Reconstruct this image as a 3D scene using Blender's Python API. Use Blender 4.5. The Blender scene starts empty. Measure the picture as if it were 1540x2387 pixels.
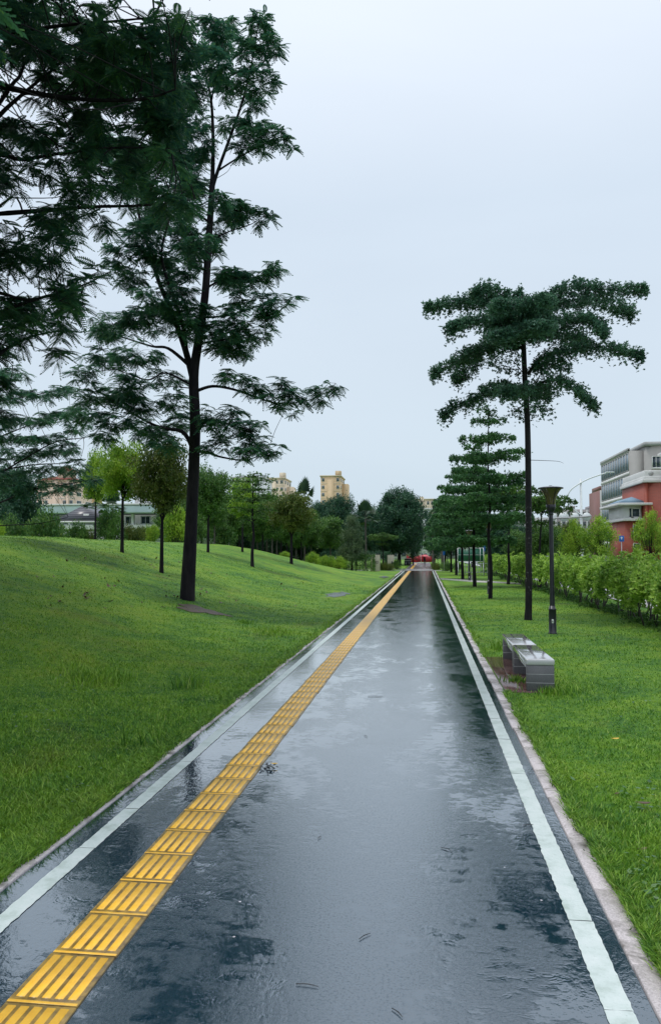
import bpy, bmesh, math, random
import numpy as np
from mathutils import Vector
R = math.radians
rng = np.random.default_rng(11)
random.seed(5)
sc = bpy.context.scene
COL = sc.collection
PI = math.pi

# ------------------------------------------------------------------ camera
F_PX, CU, CV = 1792.0, 770.0, 1193.0          # photo measured at 1540 x 2386
H_EYE = 1.85
PITCH = math.atan(95.0 / F_PX)
YAW = math.atan(220.0 / F_PX * math.cos(PITCH))
c_r = np.array([math.cos(YAW), math.sin(YAW), 0.0])
c_f = np.array([-math.sin(YAW) * math.cos(PITCH), math.cos(YAW) * math.cos(PITCH), math.sin(PITCH)])
c_u = np.cross(c_r, c_f)
EYE = np.array([0.0, 0.0, H_EYE])
cam = bpy.data.cameras.new('camera')
cam.sensor_fit = 'VERTICAL'; cam.sensor_height = 36.0; cam.lens = 36.0 * F_PX / 2386.0
cam.clip_end = 3000; cam.clip_start = 0.05
camo = bpy.data.objects.new('camera', cam); COL.objects.link(camo)
camo.location = EYE; camo.rotation_euler = (PI / 2 + PITCH, 0, YAW)
sc.camera = camo

def ray(u, v):
    return c_f * F_PX + c_r * (u - CU) + c_u * (CV - v)
def at_y(u, v, y):
    d = ray(u, v); return EYE + d * (y / d[1])

# ------------------------------------------------------------------ terrain
XL, XR = -2.31, 0.905                           # asphalt edges
POOL = (-3.75, 33.0, 0.9, 3.6)
def sst(t):
    t = np.clip(t, 0, 1); return t * t * (3 - 2 * t)
def ground_z(x, y):
    x = np.asarray(x, float); y = np.asarray(y, float)
    d = -(x + 2.45)
    rise = sst(d / 14.0) * (1 - sst((d - 15) / 14.0))
    fade = 1 - sst((y - 56) / 24.0)
    z = 2.5 * rise * fade
    z = z + np.where(d > 0, 0.018 * np.clip(d, 0, 1) * (np.sin(x * 2.1 + y * .7) + np.sin(y * 1.3 - x)), 0)
    q = ((x - POOL[0]) / POOL[2]) ** 2 + ((y - POOL[1]) / POOL[3]) ** 2
    w = np.exp(-q ** 1.5 * .6)
    z = z * (1 - w) + w * 0.03
    e = x - 1.02
    z = z + np.where(e > 0, 0.012 * np.clip(e, 0, 1) * (np.sin(x * 1.7 + y * .5) + np.sin(y * 1.1)) , 0)
    return z + 0.012
def on_ground(u, v):
    d = ray(u, v); d = d / d[1]
    y = 3.0
    while y < 300:
        p = EYE + d * y
        if p[2] <= ground_z(p[0], p[1]): return p
        y += 0.05
    return EYE + d * 300

# ------------------------------------------------------------------ mesh tools
class MB:
    def __init__(s): s.V = []; s.F = []; s.n = 0
    def add(s, v, f):
        v = np.asarray(v, float).reshape(-1, 3)
        if len(v) == 0: return s
        s.V.append(v)
        for q in (f if isinstance(f, list) and len(f) and isinstance(f[0], np.ndarray) and f[0].ndim == 2 else [f]):
            if isinstance(q, np.ndarray): s.F.append(q + s.n)
            else:
                by = {}
                for t in q: by.setdefault(len(t), []).append(t)
                for k in by: s.F.append(np.array(by[k], int) + s.n)
        s.n += len(v); return s
    def box(s, c, d, bevel=0.0, rz=0.0, seg=2):
        bm = bmesh.new(); bmesh.ops.create_cube(bm, size=1.0)
        bmesh.ops.scale(bm, vec=d, verts=bm.verts)
        if bevel: bmesh.ops.bevel(bm, geom=bm.edges[:], offset=bevel, segments=seg, affect='EDGES', profile=.5)
        if rz: bmesh.ops.rotate(bm, cent=(0, 0, 0), matrix=__import__('mathutils').Matrix.Rotation(rz, 3, 'Z'), verts=bm.verts)
        bm.verts.index_update()
        v = [np.array(x.co) + np.array(c) for x in bm.verts]
        f = [[a.index for a in q.verts] for q in bm.faces]
        bm.free(); return s.add(v, f)
    def tube(s, pts, rad, n=8, cap=True):
        pts = np.asarray(pts, float); m = len(pts)
        rad = np.broadcast_to(np.asarray(rad, float), (m,)) if np.ndim(rad) == 0 else np.asarray(rad, float)
        t = np.gradient(pts, axis=0); t /= np.linalg.norm(t, axis=1)[:, None] + 1e-9
        ref = np.array([1.0, 0, 0]) if abs(t[0][0]) < .8 else np.array([0, 1.0, 0])
        V = []; a = np.arange(n) * 2 * PI / n
        for i in range(m):
            e1 = np.cross(t[i], ref); e1 /= np.linalg.norm(e1) + 1e-9; e2 = np.cross(t[i], e1)
            V.append(pts[i] + rad[i] * (np.cos(a)[:, None] * e1 + np.sin(a)[:, None] * e2))
        V = np.concatenate(V); i = np.arange(n); j = (i + 1) % n
        Fq = np.concatenate([np.stack([k * n + i, k * n + j, (k + 1) * n + j, (k + 1) * n + i], 1) for k in range(m - 1)])
        s.add(V, Fq)
        if cap:
            s.F.append(np.array([list(range(n))[::-1]]) + s.n - m * n)
            s.F.append(np.array([list(range(n))]) + s.n - n)
        return s
    def lathe(s, prof, n=24, c=(0, 0, 0)):
        prof = np.asarray(prof, float); m = len(prof); a = np.arange(n) * 2 * PI / n
        V = np.concatenate([np.stack([p[0] * np.cos(a), p[0] * np.sin(a), np.full(n, p[1])], 1) for p in prof]) + np.array(c)
        i = np.arange(n); j = (i + 1) % n
        Fq = np.concatenate([np.stack([k * n + i, k * n + j, (k + 1) * n + j, (k + 1) * n + i], 1) for k in range(m - 1)])
        s.add(V, Fq)
        return s
    def mesh(s, name, m=None, smooth=False):
        me = bpy.data.meshes.new(name)
        V = np.concatenate(s.V) if s.V else np.zeros((0, 3))
        me.vertices.add(len(V)); me.vertices.foreach_set('co', V.astype(np.float32).ravel())
        ls = []; st = []; k = 0
        for q in s.F:
            ls.append(q.ravel()); st.append(k + np.arange(len(q)) * q.shape[1]); k += q.size
        ls = np.concatenate(ls).astype(np.int32); st = np.concatenate(st).astype(np.int32)
        me.loops.add(len(ls)); me.loops.foreach_set('vertex_index', ls)
        me.polygons.add(len(st)); me.polygons.foreach_set('loop_start', st)
        if smooth: me.polygons.foreach_set('use_smooth', np.ones(len(st), bool))
        me.update(calc_edges=True)
        if m: me.materials.append(m)
        return me
    def build(s, name, m=None, parent=None, smooth=False, label=None):
        o = bpy.data.objects.new(name, s.mesh(name, m, smooth)); COL.objects.link(o)
        if parent is not None: o.parent = parent
        if label: o['label'] = label
        return o

def tag(o, label=None, cat=None, group=None, kind=None):
    if label: o['label'] = label
    if cat: o['category'] = cat
    if group: o['group'] = group
    if kind: o['kind'] = kind
    return o
def empty(name, loc, label, cat, group=None, rz=0):
    o = bpy.data.objects.new(name, None); COL.objects.link(o); o.empty_display_size = .3
    o.location = [float(q) for q in loc]; o.rotation_euler = (0, 0, rz)
    return tag(o, label, cat, group)
def copy_tree(o, parent=None):
    c = o.copy(); COL.objects.link(c)
    if parent is not None: c.parent = parent
    for ch in [q for q in o.children]: copy_tree(ch, c)
    return c
def struct(name, mb, m, smooth=False):
    return tag(mb.build(name, m, None, smooth), kind='structure')

# ------------------------------------------------------------------ materials
def newmat(name):
    m = bpy.data.materials.new(name); m.use_nodes = True
    nt = m.node_tree; p = nt.nodes['Principled BSDF']
    return m, nt, p
def N(nt, t, **kw):
    n = nt.nodes.new(t)
    for k, v in kw.items():
        if k in n.inputs: n.inputs[k].default_value = v
        else: setattr(n, k, v)
    return n
def ramp(nt, fac, stops):
    r = nt.nodes.new('ShaderNodeValToRGB'); e = r.color_ramp.elements
    e[0].position, e[0].color = stops[0][0], (*stops[0][1], 1)
    e[1].position, e[1].color = stops[-1][0], (*stops[-1][1], 1)
    for q in stops[1:-1]:
        x = e.new(q[0]); x.color = (*q[1], 1)
    nt.links.new(fac, r.inputs[0]); return r.outputs[0]
def noise(nt, scale, detail=4, rough=.55, vec=None, dist=0):
    n = N(nt, 'ShaderNodeTexNoise', Scale=scale, Detail=detail, Roughness=rough, Distortion=dist)
    if vec is not None: nt.links.new(vec, n.inputs['Vector'])
    return n.outputs[0]
def objco(nt, scale=None):
    t = nt.nodes.new('ShaderNodeTexCoord').outputs['Object']
    if scale:
        mp = nt.nodes.new('ShaderNodeMapping'); mp.inputs['Scale'].default_value = scale
        nt.links.new(t, mp.inputs['Vector']); return mp.outputs[0]
    return t
def math_n(nt, op, a, b=None, clamp=False):
    n = nt.nodes.new('ShaderNodeMath'); n.operation = op; n.use_clamp = clamp
    for i, x in enumerate((a, b)):
        if x is None: continue
        if isinstance(x, (int, float)): n.inputs[i].default_value = x
        else: nt.links.new(x, n.inputs[i])
    return n.outputs[0]
def mixc(nt, f, a, b, mode='MIX'):
    n = nt.nodes.new('ShaderNodeMix'); n.data_type = 'RGBA'; n.blend_type = mode
    for s, x in ((n.inputs[0], f), (n.inputs[6], a), (n.inputs[7], b)):
        if isinstance(x, (int, float)): s.default_value = x
        elif isinstance(x, tuple): s.default_value = (*x, 1)
        else: nt.links.new(x, s)
    return n.outputs[2]
def mat(name, c1, c2=None, scale=6, rough=.55, bump=0, bscale=None, spec=.5, metal=0, detail=5, stretch=None, rough2=None):
    m, nt, p = newmat(name)
    p.inputs['Roughness'].default_value = rough; p.inputs['Metallic'].default_value = metal
    p.inputs['Specular IOR Level'].default_value = spec
    vec = objco(nt, stretch)
    if c2 is None: c2 = tuple(x * .75 for x in c1)
    f = noise(nt, scale, detail, .6, vec)
    nt.links.new(ramp(nt, f, [(.32, c1), (.68, c2)]), p.inputs['Base Color'])
    if rough2 is not None:
        g = noise(nt, scale * .6, 3, .5, vec)
        nt.links.new(math_n(nt, 'ADD', math_n(nt, 'MULTIPLY', g, (rough2 - rough)), rough), p.inputs['Roughness'])
    if bump:
        b = N(nt, 'ShaderNodeBump', Strength=bump, Distance=.02)
        nt.links.new(noise(nt, bscale or scale * 4, 4, .6, vec), b.inputs['Height'])
        nt.links.new(b.outputs[0], p.inputs['Normal'])
    return m
def leafmat(name, dark, mid, light, accent=None, trans=.25, rough=.45, spec=.32, cscale=.9):
    m, nt, p = newmat(name)
    g = nt.nodes.new('ShaderNodeNewGeometry').outputs['Random Per Island']
    stops = [(0, dark), (.45, mid), (.88, light), (1, accent or light)]
    c = ramp(nt, g, stops)
    f = noise(nt, cscale, 3, .5, objco(nt))
    c = mixc(nt, math_n(nt, 'MULTIPLY', math_n(nt, 'SUBTRACT', f, .42, True), 5, True), mixc(nt, .5, c, dark), mixc(nt, .45, c, light), 'MIX')
    nt.links.new(c, p.inputs['Base Color'])
    p.inputs['Roughness'].default_value = rough; p.inputs['Specular IOR Level'].default_value = spec
    if trans:
        t = nt.nodes.new('ShaderNodeBsdfTranslucent'); nt.links.new(c, t.inputs[0])
        x = nt.nodes.new('ShaderNodeMixShader'); x.inputs[0].default_value = trans
        nt.links.new(p.outputs[0], x.inputs[1]); nt.links.new(t.outputs[0], x.inputs[2])
        nt.links.new(x.outputs[0], nt.nodes['Material Output'].inputs[0])
    return m

M = {}
M['bark'] = mat('bark', (.010, .009, .014), (.028, .024, .028), 7, .8, .6, 30, stretch=(1, 1, .25), spec=.12)
M['bark_lichen'] = None
M['bark_grey'] = mat('bark_grey', (.04, .036, .03), (.09, .08, .065), 9, .6, .4, 30, stretch=(1, 1, .3))
def lichen_bark():
    m, nt, p = newmat('bark_lichen')
    f = noise(nt, 14, 4, .6, objco(nt)); base = ramp(nt, noise(nt, 10, 4, .6, objco(nt, (1, 1, .3))), [(.3, (.010, .010, .014)), (.7, (.026, .023, .024))])
    k = math_n(nt, 'MULTIPLY', math_n(nt, 'SUBTRACT', f, .60, True), 14, True)
    z = nt.nodes.new('ShaderNodeSeparateXYZ'); nt.links.new(objco(nt), z.inputs[0])
    band = math_n(nt, 'MULTIPLY', math_n(nt, 'LESS_THAN', z.outputs[2], 3.2), math_n(nt, 'GREATER_THAN', z.outputs[2], .7))
    nt.links.new(mixc(nt, math_n(nt, 'MULTIPLY', k, band), base, (.17, .17, .17)), p.inputs['Base Color'])
    p.inputs['Roughness'].default_value = .55
    p.inputs['Specular IOR Level'].default_value = .15
    b = N(nt, 'ShaderNodeBump', Strength=.5, Distance=.01); nt.links.new(f, b.inputs['Height']); nt.links.new(b.outputs[0], p.inputs['Normal'])
    return m
M['bark_lichen'] = lichen_bark()
M['leaf_feather'] = leafmat('leaf_feather', (.016, .07, .058), (.044, .155, .10), (.10, .26, .125), (.22, .36, .07), .38)
M['leaf_shade'] = leafmat('leaf_shade', (.015, .062, .054), (.038, .125, .08), (.08, .21, .085), (.18, .32, .05), .4)
M['leaf_tier'] = leafmat('leaf_tier', (.03, .095, .07), (.07, .18, .12), (.13, .27, .17), (.17, .31, .13), .3, .38, .45)
M['leaf_tier_far'] = leafmat('leaf_tier_far', (.03, .10, .05), (.065, .19, .075), (.12, .28, .085), (.2, .38, .09), .32)
M['leaf_bright'] = leafmat('leaf_bright', (.08, .21, .02), (.24, .44, .04), (.42, .58, .06), (.6, .7, .1), .34)
M['leaf_mid'] = leafmat('leaf_mid', (.028, .09, .024), (.07, .18, .035), (.14, .28, .05), (.26, .32, .05), .25)
M['leaf_yellow'] = leafmat('leaf_yellow', (.045, .09, .02), (.10, .16, .03), (.17, .21, .035), (.24, .19, .04), .25)
M['leaf_dark'] = leafmat('leaf_dark', (.016, .06, .042), (.035, .11, .065), (.065, .17, .075), (.11, .22, .07), .24)
M['leaf_pale'] = leafmat('leaf_pale', (.05, .10, .05), (.085, .15, .065), (.12, .19, .075), (.18, .2, .08), .25)
M['leaf_palm'] = leafmat('leaf_palm', (.02, .055, .03), (.035, .085, .04), (.06, .12, .045), (.10, .14, .05), .18)
M['leaf_hedge'] = leafmat('leaf_hedge', (.09, .22, .03), (.24, .44, .05), (.42, .62, .09), (.6, .72, .2), .36, cscale=1.8)
M['stem'] = mat('stem', (.02, .016, .015), (.05, .04, .033), 12, .6)

# ------------------------------------------------------------------ world, sun
w = bpy.data.worlds.new('World'); sc.world = w; w.use_nodes = True
nt = w.node_tree; bg = nt.nodes['Background']
sky = nt.nodes.new('ShaderNodeTexSky'); sky.sky_type = 'NISHITA'; sky.sun_disc = False
SUN_EL, SUN_AZ = R(70), R(262)
sky.sun_elevation = SUN_EL; sky.sun_rotation = SUN_AZ; sky.air_density = 1.2; sky.dust_density = 4
tc = nt.nodes.new('ShaderNodeTexCoord').outputs['Generated']
sep = nt.nodes.new('ShaderNodeSeparateXYZ'); nt.links.new(tc, sep.inputs[0])
grad = ramp(nt, sep.outputs[2], [(0.0, (6.05, 7.3, 8.3)), (.10, (6.35, 7.5, 8.5)), (.25, (6.6, 7.65, 8.75)), (.42, (6.85, 7.9, 9.1)), (.65, (9.0, 9.7, 10.8)), (1.0, (14.5, 15.0, 16.0))])
mp = nt.nodes.new('ShaderNodeMapping'); mp.inputs['Scale'].default_value = (1.1, 1.1, 3.2); nt.links.new(tc, mp.inputs[0])
cl = noise(nt, 1.6, 5, .5, mp.outputs[0], .4)
cloud = ramp(nt, cl, [(.3, (.965, .968, .972)), (.7, (1.03, 1.028, 1.025))])
cov = mixc(nt, 1.0, grad, cloud, 'MULTIPLY')
nt.links.new(mixc(nt, .94, sky.outputs[0], cov), bg.inputs[0])
bg.inputs[1].default_value = .105
sl = bpy.data.lights.new('sun', 'SUN'); sl.energy = 1.5; sl.angle = R(12); sl.color = (1, .97, .93)
so = bpy.data.objects.new('sun', sl); COL.objects.link(so)
sd = Vector((math.sin(SUN_AZ) * math.cos(SUN_EL), math.cos(SUN_AZ) * math.cos(SUN_EL), math.sin(SUN_EL)))
so.rotation_euler = sd.to_track_quat('Z', 'Y').to_euler()
sc.view_settings.view_transform = 'Standard'; sc.view_settings.look = 'None'
sc.view_settings.exposure = 0; sc.view_settings.gamma = 1

# ------------------------------------------------------------------ lawn sheet
def grass_color(nt):
    v = nt.nodes.new('ShaderNodeNewGeometry').outputs['Position']
    a = noise(nt, .22, 4, .6, v); b = noise(nt, 1.3, 5, .65, v); c = noise(nt, 9, 4, .7, v)
    f = math_n(nt, 'ADD', math_n(nt, 'MULTIPLY', a, .46), math_n(nt, 'ADD', math_n(nt, 'MULTIPLY', b, .52), math_n(nt, 'MULTIPLY', c, .42)))
    col = ramp(nt, f, [(.50, (.024, .085, .022)), (.62, (.075, .225, .024)), (.74, (.175, .345, .024)), (.92, (.32, .41, .034))])
    br = noise(nt, .5, 5, .7, v, .6)
    k = math_n(nt, 'MULTIPLY', math_n(nt, 'SUBTRACT', br, .55, True), 4.5, True)
    return mixc(nt, math_n(nt, 'MULTIPLY', k, .75), col, (.15, .15, .03)), f
m, nt, p = newmat('lawn'); col, f = grass_color(nt)
nt.links.new(mixc(nt, .75, (0, 0, 0), col), p.inputs['Base Color']); p.inputs['Roughness'].default_value = .75; p.inputs['Specular IOR Level'].default_value = .25
b = N(nt, 'ShaderNodeBump', Strength=.9, Distance=.05)
nt.links.new(noise(nt, 26, 4, .75, nt.nodes.new('ShaderNodeNewGeometry').outputs['Position']), b.inputs['Height']); nt.links.new(b.outputs[0], p.inputs['Normal'])
M['lawn'] = m
xs = np.concatenate([[-900, -500, -300, -180, -120, -80], np.arange(-60, -30, 2.0), np.arange(-30, -8, .8), np.arange(-8, -2.5, .2), [-2.42, -2.40, -1, 0, .985, 1.0], np.arange(1.2, 8, .3), np.arange(8, 30, 2), [40, 60, 100, 180, 300, 500, 900]])
ys = np.concatenate([[-60, -20], np.arange(-6, 60, .5), np.arange(60, 100, 1.5), np.arange(100, 200, 10), [250, 350, 500, 900, 2000]])
X, Y = np.meshgrid(xs, ys); Z = ground_z(X, Y)
Z = np.where((X > -2.41) & (X < .99), -.06, Z)
nx, ny = len(xs), len(ys)
idx = np.arange(nx * ny).reshape(ny, nx)
Fq = np.stack([idx[:-1, :-1].ravel(), idx[:-1, 1:].ravel(), idx[1:, 1:].ravel(), idx[1:, :-1].ravel()], 1)
struct('lawn', MB().add(np.stack([X.ravel(), Y.ravel(), Z.ravel()], 1), Fq), M['lawn'], True)

# ------------------------------------------------------------------ wet asphalt path
m, nt, p = newmat('wet_asphalt')
v = nt.nodes.new('ShaderNodeNewGeometry').outputs['Position']
def mapv(s):
    q = nt.nodes.new('ShaderNodeMapping'); q.inputs['Scale'].default_value = s; nt.links.new(v, q.inputs[0]); return q.outputs[0]
grain = noise(nt, 140, 3, .7, v)
basec = ramp(nt, grain, [(.35, (.004, .016, .028)), (.7, (.014, .044, .070))])
vo = nt.nodes.new('ShaderNodeTexVoronoi'); vo.inputs['Scale'].default_value = 5.5; nt.links.new(v, vo.inputs['Vector'])
sx = nt.nodes.new('ShaderNodeSeparateColor'); nt.links.new(vo.outputs['Color'], sx.inputs[0])
speck = math_n(nt, 'MULTIPLY', math_n(nt, 'LESS_THAN', vo.outputs['Distance'], .035), math_n(nt, 'GREATER_THAN', sx.outputs[0], .3))
basec = mixc(nt, speck, basec, (.5, .52, .5))
nt.links.new(basec, p.inputs['Base Color'])
w1 = noise(nt, 1.0, 6, .68, mapv((1.9, 1.0, 1)), .35)
w2 = noise(nt, 7.0, 4, .65, mapv((1.0, 1.8, 1)), .3)
sepx = nt.nodes.new('ShaderNodeSeparateXYZ'); nt.links.new(v, sepx.inputs[0])
off = math_n(nt, 'ABSOLUTE', math_n(nt, 'ADD', sepx.outputs[0], .40))
pud = math_n(nt, 'ADD', math_n(nt, 'MULTIPLY', w1, .64), math_n(nt, 'MULTIPLY', w2, .36))
pud = math_n(nt, 'ADD', pud, math_n(nt, 'SUBTRACT', math_n(nt, 'MULTIPLY', off, .10), .075))
pud = math_n(nt, 'MULTIPLY', math_n(nt, 'SUBTRACT', pud, .475, True), 18.0, True)      # 1 = standing water, 0 = rain-roughened wet film
rgh = math_n(nt, 'ADD', math_n(nt, 'MULTIPLY', math_n(nt, 'SUBTRACT', 1.0, pud), .085), .02)
rgh = math_n(nt, 'ADD', rgh, math_n(nt, 'MULTIPLY', math_n(nt, 'SUBTRACT', noise(nt, 2.2, 4, .6, mapv((1, .8, 1))), .45, True), .22), True)
nt.links.new(rgh, p.inputs['Roughness'])
p.inputs['IOR'].default_value = 1.85
gr2 = noise(nt, 75, 3, .75, v)
tip = math_n(nt, 'MULTIPLY', math_n(nt, 'MULTIPLY', math_n(nt, 'SUBTRACT', gr2, .50, True), 5.0, True), math_n(nt, 'SUBTRACT', 1.0, pud))
nt.links.new(math_n(nt, 'SUBTRACT', 1.0, math_n(nt, 'MULTIPLY', tip, .75)), p.inputs['Coat Weight']); p.inputs['Coat IOR'].default_value = 2.1; p.inputs['Specular Tint'].default_value = (.82, .92, 1, 1); nt.links.new(rgh, p.inputs['Coat Roughness'])
def rings(scale, seed):
    q = nt.nodes.new('ShaderNodeMapping'); q.inputs['Location'].default_value = (seed, seed * 2.3, 0); nt.links.new(v, q.inputs[0])
    o = nt.nodes.new('ShaderNodeTexVoronoi'); o.inputs['Scale'].default_value = scale; o.voronoi_dimensions = '2D'; nt.links.new(q.outputs[0], o.inputs['Vector'])
    s = nt.nodes.new('ShaderNodeSeparateColor'); nt.links.new(o.outputs['Color'], s.inputs[0])
    d = o.outputs['Distance']
    rr = math_n(nt, 'MULTIPLY', s.outputs[1], .34)
    e = math_n(nt, 'SUBTRACT', 1.0, math_n(nt, 'MULTIPLY', math_n(nt, 'ABSOLUTE', math_n(nt, 'SUBTRACT', d, rr)), 9.0), True)
    wv = math_n(nt, 'SINE', math_n(nt, 'MULTIPLY', d, 75.0))
    return math_n(nt, 'MULTIPLY', math_n(nt, 'MULTIPLY', wv, e), math_n(nt, 'GREATER_THAN', s.outputs[0], .62))
rg = math_n(nt, 'ADD', rings(2.6, 1.0), rings(4.5, 7.0))
rip = noise(nt, 30, 3, .6, mapv((1.0, .7, 1)))
hgt = math_n(nt, 'ADD', math_n(nt, 'MULTIPLY', rip, .8), math_n(nt, 'MULTIPLY', math_n(nt, 'MULTIPLY', rg, pud), .12))
hgt = math_n(nt, 'ADD', hgt, math_n(nt, 'MULTIPLY', math_n(nt, 'MULTIPLY', grain, math_n(nt, 'SUBTRACT', 1.0, pud)), .75))
big = noise(nt, 3.0, 2, .5, mapv((1, .6, 1)))
hgt = math_n(nt, 'ADD', hgt, math_n(nt, 'MULTIPLY', big, 1.6))
b = N(nt, 'ShaderNodeBump', Strength=.17, Distance=.007); nt.links.new(hgt, b.inputs['Height']); nt.links.new(b.outputs[0], p.inputs['Normal']); nt.links.new(b.outputs[0], p.inputs['Coat Normal'])
M['asphalt'] = m
def strip(x0, x1, y0, y1, z, dy=1.0):
    yy = np.arange(y0, y1 + dy, dy); n = len(yy)
    V = np.concatenate([np.stack([np.full(n, x0), yy, np.full(n, z)], 1), np.stack([np.full(n, x1), yy, np.full(n, z)], 1)])
    i = np.arange(n - 1); return V, np.stack([i, i + n, i + n + 1, i + 1], 1)
struct('asphalt_path', MB().add(*strip(XL, XR, -6, 79, 0.0)), M['asphalt'])
M['far_paving'] = mat('far_paving', (.10, .085, .09), (.17, .15, .155), 3, .16, rough2=.3, spec=.6)
struct('far_path', MB().add(*strip(-2.2, .85, 88.6, 150, 0.002)), M['far_paving'])
M['slab'] = mat('slab', (.30, .30, .31), (.42, .42, .43), 2.5, .12, rough2=.3, spec=.6)
cp = MB(); cp.add(*strip(-9.5, 2.6, 79.1, 81.9, .016)); cp.add(*strip(-2.2, .95, 82.0, 88.5, .012)); cp.add(*strip(-10, -2.3, 84.5, 88, .02))
struct('cross_path', cp, M['slab'])

# painted edge lines, cracked into lengths with frayed edges
def white_line(x0, x1, seed):
    g = np.random.default_rng(seed); mb = MB(); y = -1.0
    while y < 78.5:
        L = g.choice([g.uniform(.5, 1.1), g.uniform(1.2, 2.6)]); e = min(y + L, 78.6)
        step = .03 if y < 9 else (.08 if y < 25 else .5)
        n = max(2, int((e - y) / step) + 1); yy = np.linspace(y, e, n)
        a = .0022
        l = x0 + g.normal(0, a, n); r = x1 + g.normal(0, a, n)
        sk = g.normal(0, .012)
        V = np.concatenate([np.stack([l, yy, np.full(n, .004)], 1), np.stack([r, yy + sk * .4, np.full(n, .004)], 1)])
        i = np.arange(n - 1); mb.add(V, np.stack([i, i + n, i + n + 1, i + 1], 1))
        y = e + g.choice([.004, .006, .012])
    return mb
m, nt, p = newmat('white_paint'); v = nt.nodes.new('ShaderNodeNewGeometry').outputs['Position']
a = noise(nt, 6, 5, .65, v); c = noise(nt, 60, 3, .6, v)
col = ramp(nt, a, [(.3, (.36, .44, .40)), (.5, (.52, .60, .58)), (.7, (.60, .66, .65))])
nt.links.new(mixc(nt, math_n(nt, 'MULTIPLY', math_n(nt, 'SUBTRACT', c, .6, True), 3, True), col, (.25, .32, .29)), p.inputs['Base Color'])
p.inputs['Roughness'].default_value = .28
b = N(nt, 'ShaderNodeBump', Strength=.3, Distance=.006); nt.links.new(c, b.inputs['Height']); nt.links.new(b.outputs[0], p.inputs['Normal'])
M['white_paint'] = m
struct('path_edge_line', white_line(-2.165, -2.06, 3), M['white_paint'])
struct('path_edge_line', white_line(.705, .822, 4), M['white_paint'])

# kerb stones (short lengths with open joints)
m, nt, p = newmat('kerb_stone'); v = nt.nodes.new('ShaderNodeNewGeometry').outputs['Position']
a = noise(nt, 90, 2, .7, v); c = noise(nt, 2.2, 5, .7, v, .5)
col = ramp(nt, a, [(.3, (.40, .365, .37)), (.7, (.62, .57, .58))])
nt.links.new(mixc(nt, math_n(nt, 'MULTIPLY', math_n(nt, 'SUBTRACT', c, .52, True), 7, True), col, (.07, .065, .05)), p.inputs['Base Color'])
nt.links.new(ramp(nt, c, [(.4, (.1, .1, .1)), (.6, (.5, .5, .5))]), p.inputs['Roughness'])
b = N(nt, 'ShaderNodeBump', Strength=.5, Distance=.006); nt.links.new(a, b.inputs['Height']); nt.links.new(b.outputs[0], p.inputs['Normal'])
M['kerb'] = m
def kerb(x0, x1, seed, top):
    g = np.random.default_rng(seed); mb = MB(); y = -1.0
    while y < 78:
        L = .78 if y < 40 else 3.0
        mb.box(((x0 + x1) / 2 + g.normal(0, .003), y + L / 2, top / 2 - .06 + g.normal(0, .001)), (x1 - x0, L - .004, top + .12), .004 if y < 30 else 0, seg=1)
        y += L
    return mb
struct('kerb', kerb(XR + .002, 1.03, 1, .014), M['kerb'])
struct('kerb', kerb(-2.45, XL - .002, 2, .012), M['kerb'])

# tactile paving
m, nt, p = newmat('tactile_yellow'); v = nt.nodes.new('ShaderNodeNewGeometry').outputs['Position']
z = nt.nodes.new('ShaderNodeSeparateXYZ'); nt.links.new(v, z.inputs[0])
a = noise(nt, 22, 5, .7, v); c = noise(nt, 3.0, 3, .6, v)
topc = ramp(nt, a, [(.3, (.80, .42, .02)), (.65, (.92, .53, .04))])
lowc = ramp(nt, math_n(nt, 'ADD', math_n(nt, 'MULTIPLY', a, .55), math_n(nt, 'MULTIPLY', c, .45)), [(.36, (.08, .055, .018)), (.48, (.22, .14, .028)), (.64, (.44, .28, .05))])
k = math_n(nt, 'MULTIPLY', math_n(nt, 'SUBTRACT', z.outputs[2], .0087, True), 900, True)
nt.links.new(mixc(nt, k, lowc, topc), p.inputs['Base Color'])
nt.links.new(ramp(nt, k, [(0, (.3, .3, .3)), (1, (.45, .45, .45))]), p.inputs['Roughness']); p.inputs['Coat Weight'].default_value = .5; p.inputs['Coat IOR'].default_value = 1.5; p.inputs['Coat Roughness'].default_value = .34
b = N(nt, 'ShaderNodeBump', Strength=.35, Distance=.004); nt.links.new(noise(nt, 120, 3, .6, v), b.inputs['Height']); nt.links.new(b.outputs[0], p.inputs['Normal'])
M['tactile'] = m
TX0, TX1, TL = -1.72, -1.412, .394
def tactile(y0, y1, fine):
    mb = MB(); g = np.random.default_rng(7)
    y = y0
    while y < y1:
        j = g.normal(0, .0035); x0, x1 = TX0 + j, TX1 + j; dz = g.normal(0, .0002)
        if y < fine:
            mb.box(((x0 + x1) / 2, y + TL / 2, .003 + dz), (x1 - x0, TL - .006, .010), .002, seg=1)
            mb.box(((x0 + x1) / 2, y + .012, .0055 + dz), (x1 - x0 - .004, .020, .0085), .002, seg=1)
        else:
            mb.box(((x0 + x1) / 2, y + TL / 2, .003), (x1 - x0, TL - .006, .010))
        for i in range(5):
            cx = x0 + .041 + i * (x1 - x0 - .082) / 4
            prof = np.array([[-.0205, .0075], [-.0165, .0120], [.0165, .0120], [.0205, .0075]])
            V = [[cx + q[0], yy, q[1] + dz] for yy in (y + .045, y + TL - .025) for q in prof]
            V[0][1] -= .004; V[3][1] -= .004
            mb.add(V, [(0, 1, 5, 4), (1, 2, 6, 5), (2, 3, 7, 6), (0, 3, 2, 1), (4, 5, 6, 7)])
        y += TL
    return mb
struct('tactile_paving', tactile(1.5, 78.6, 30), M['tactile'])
struct('tactile_paving', tactile(88.8, 135, 0), M['tactile'])

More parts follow.
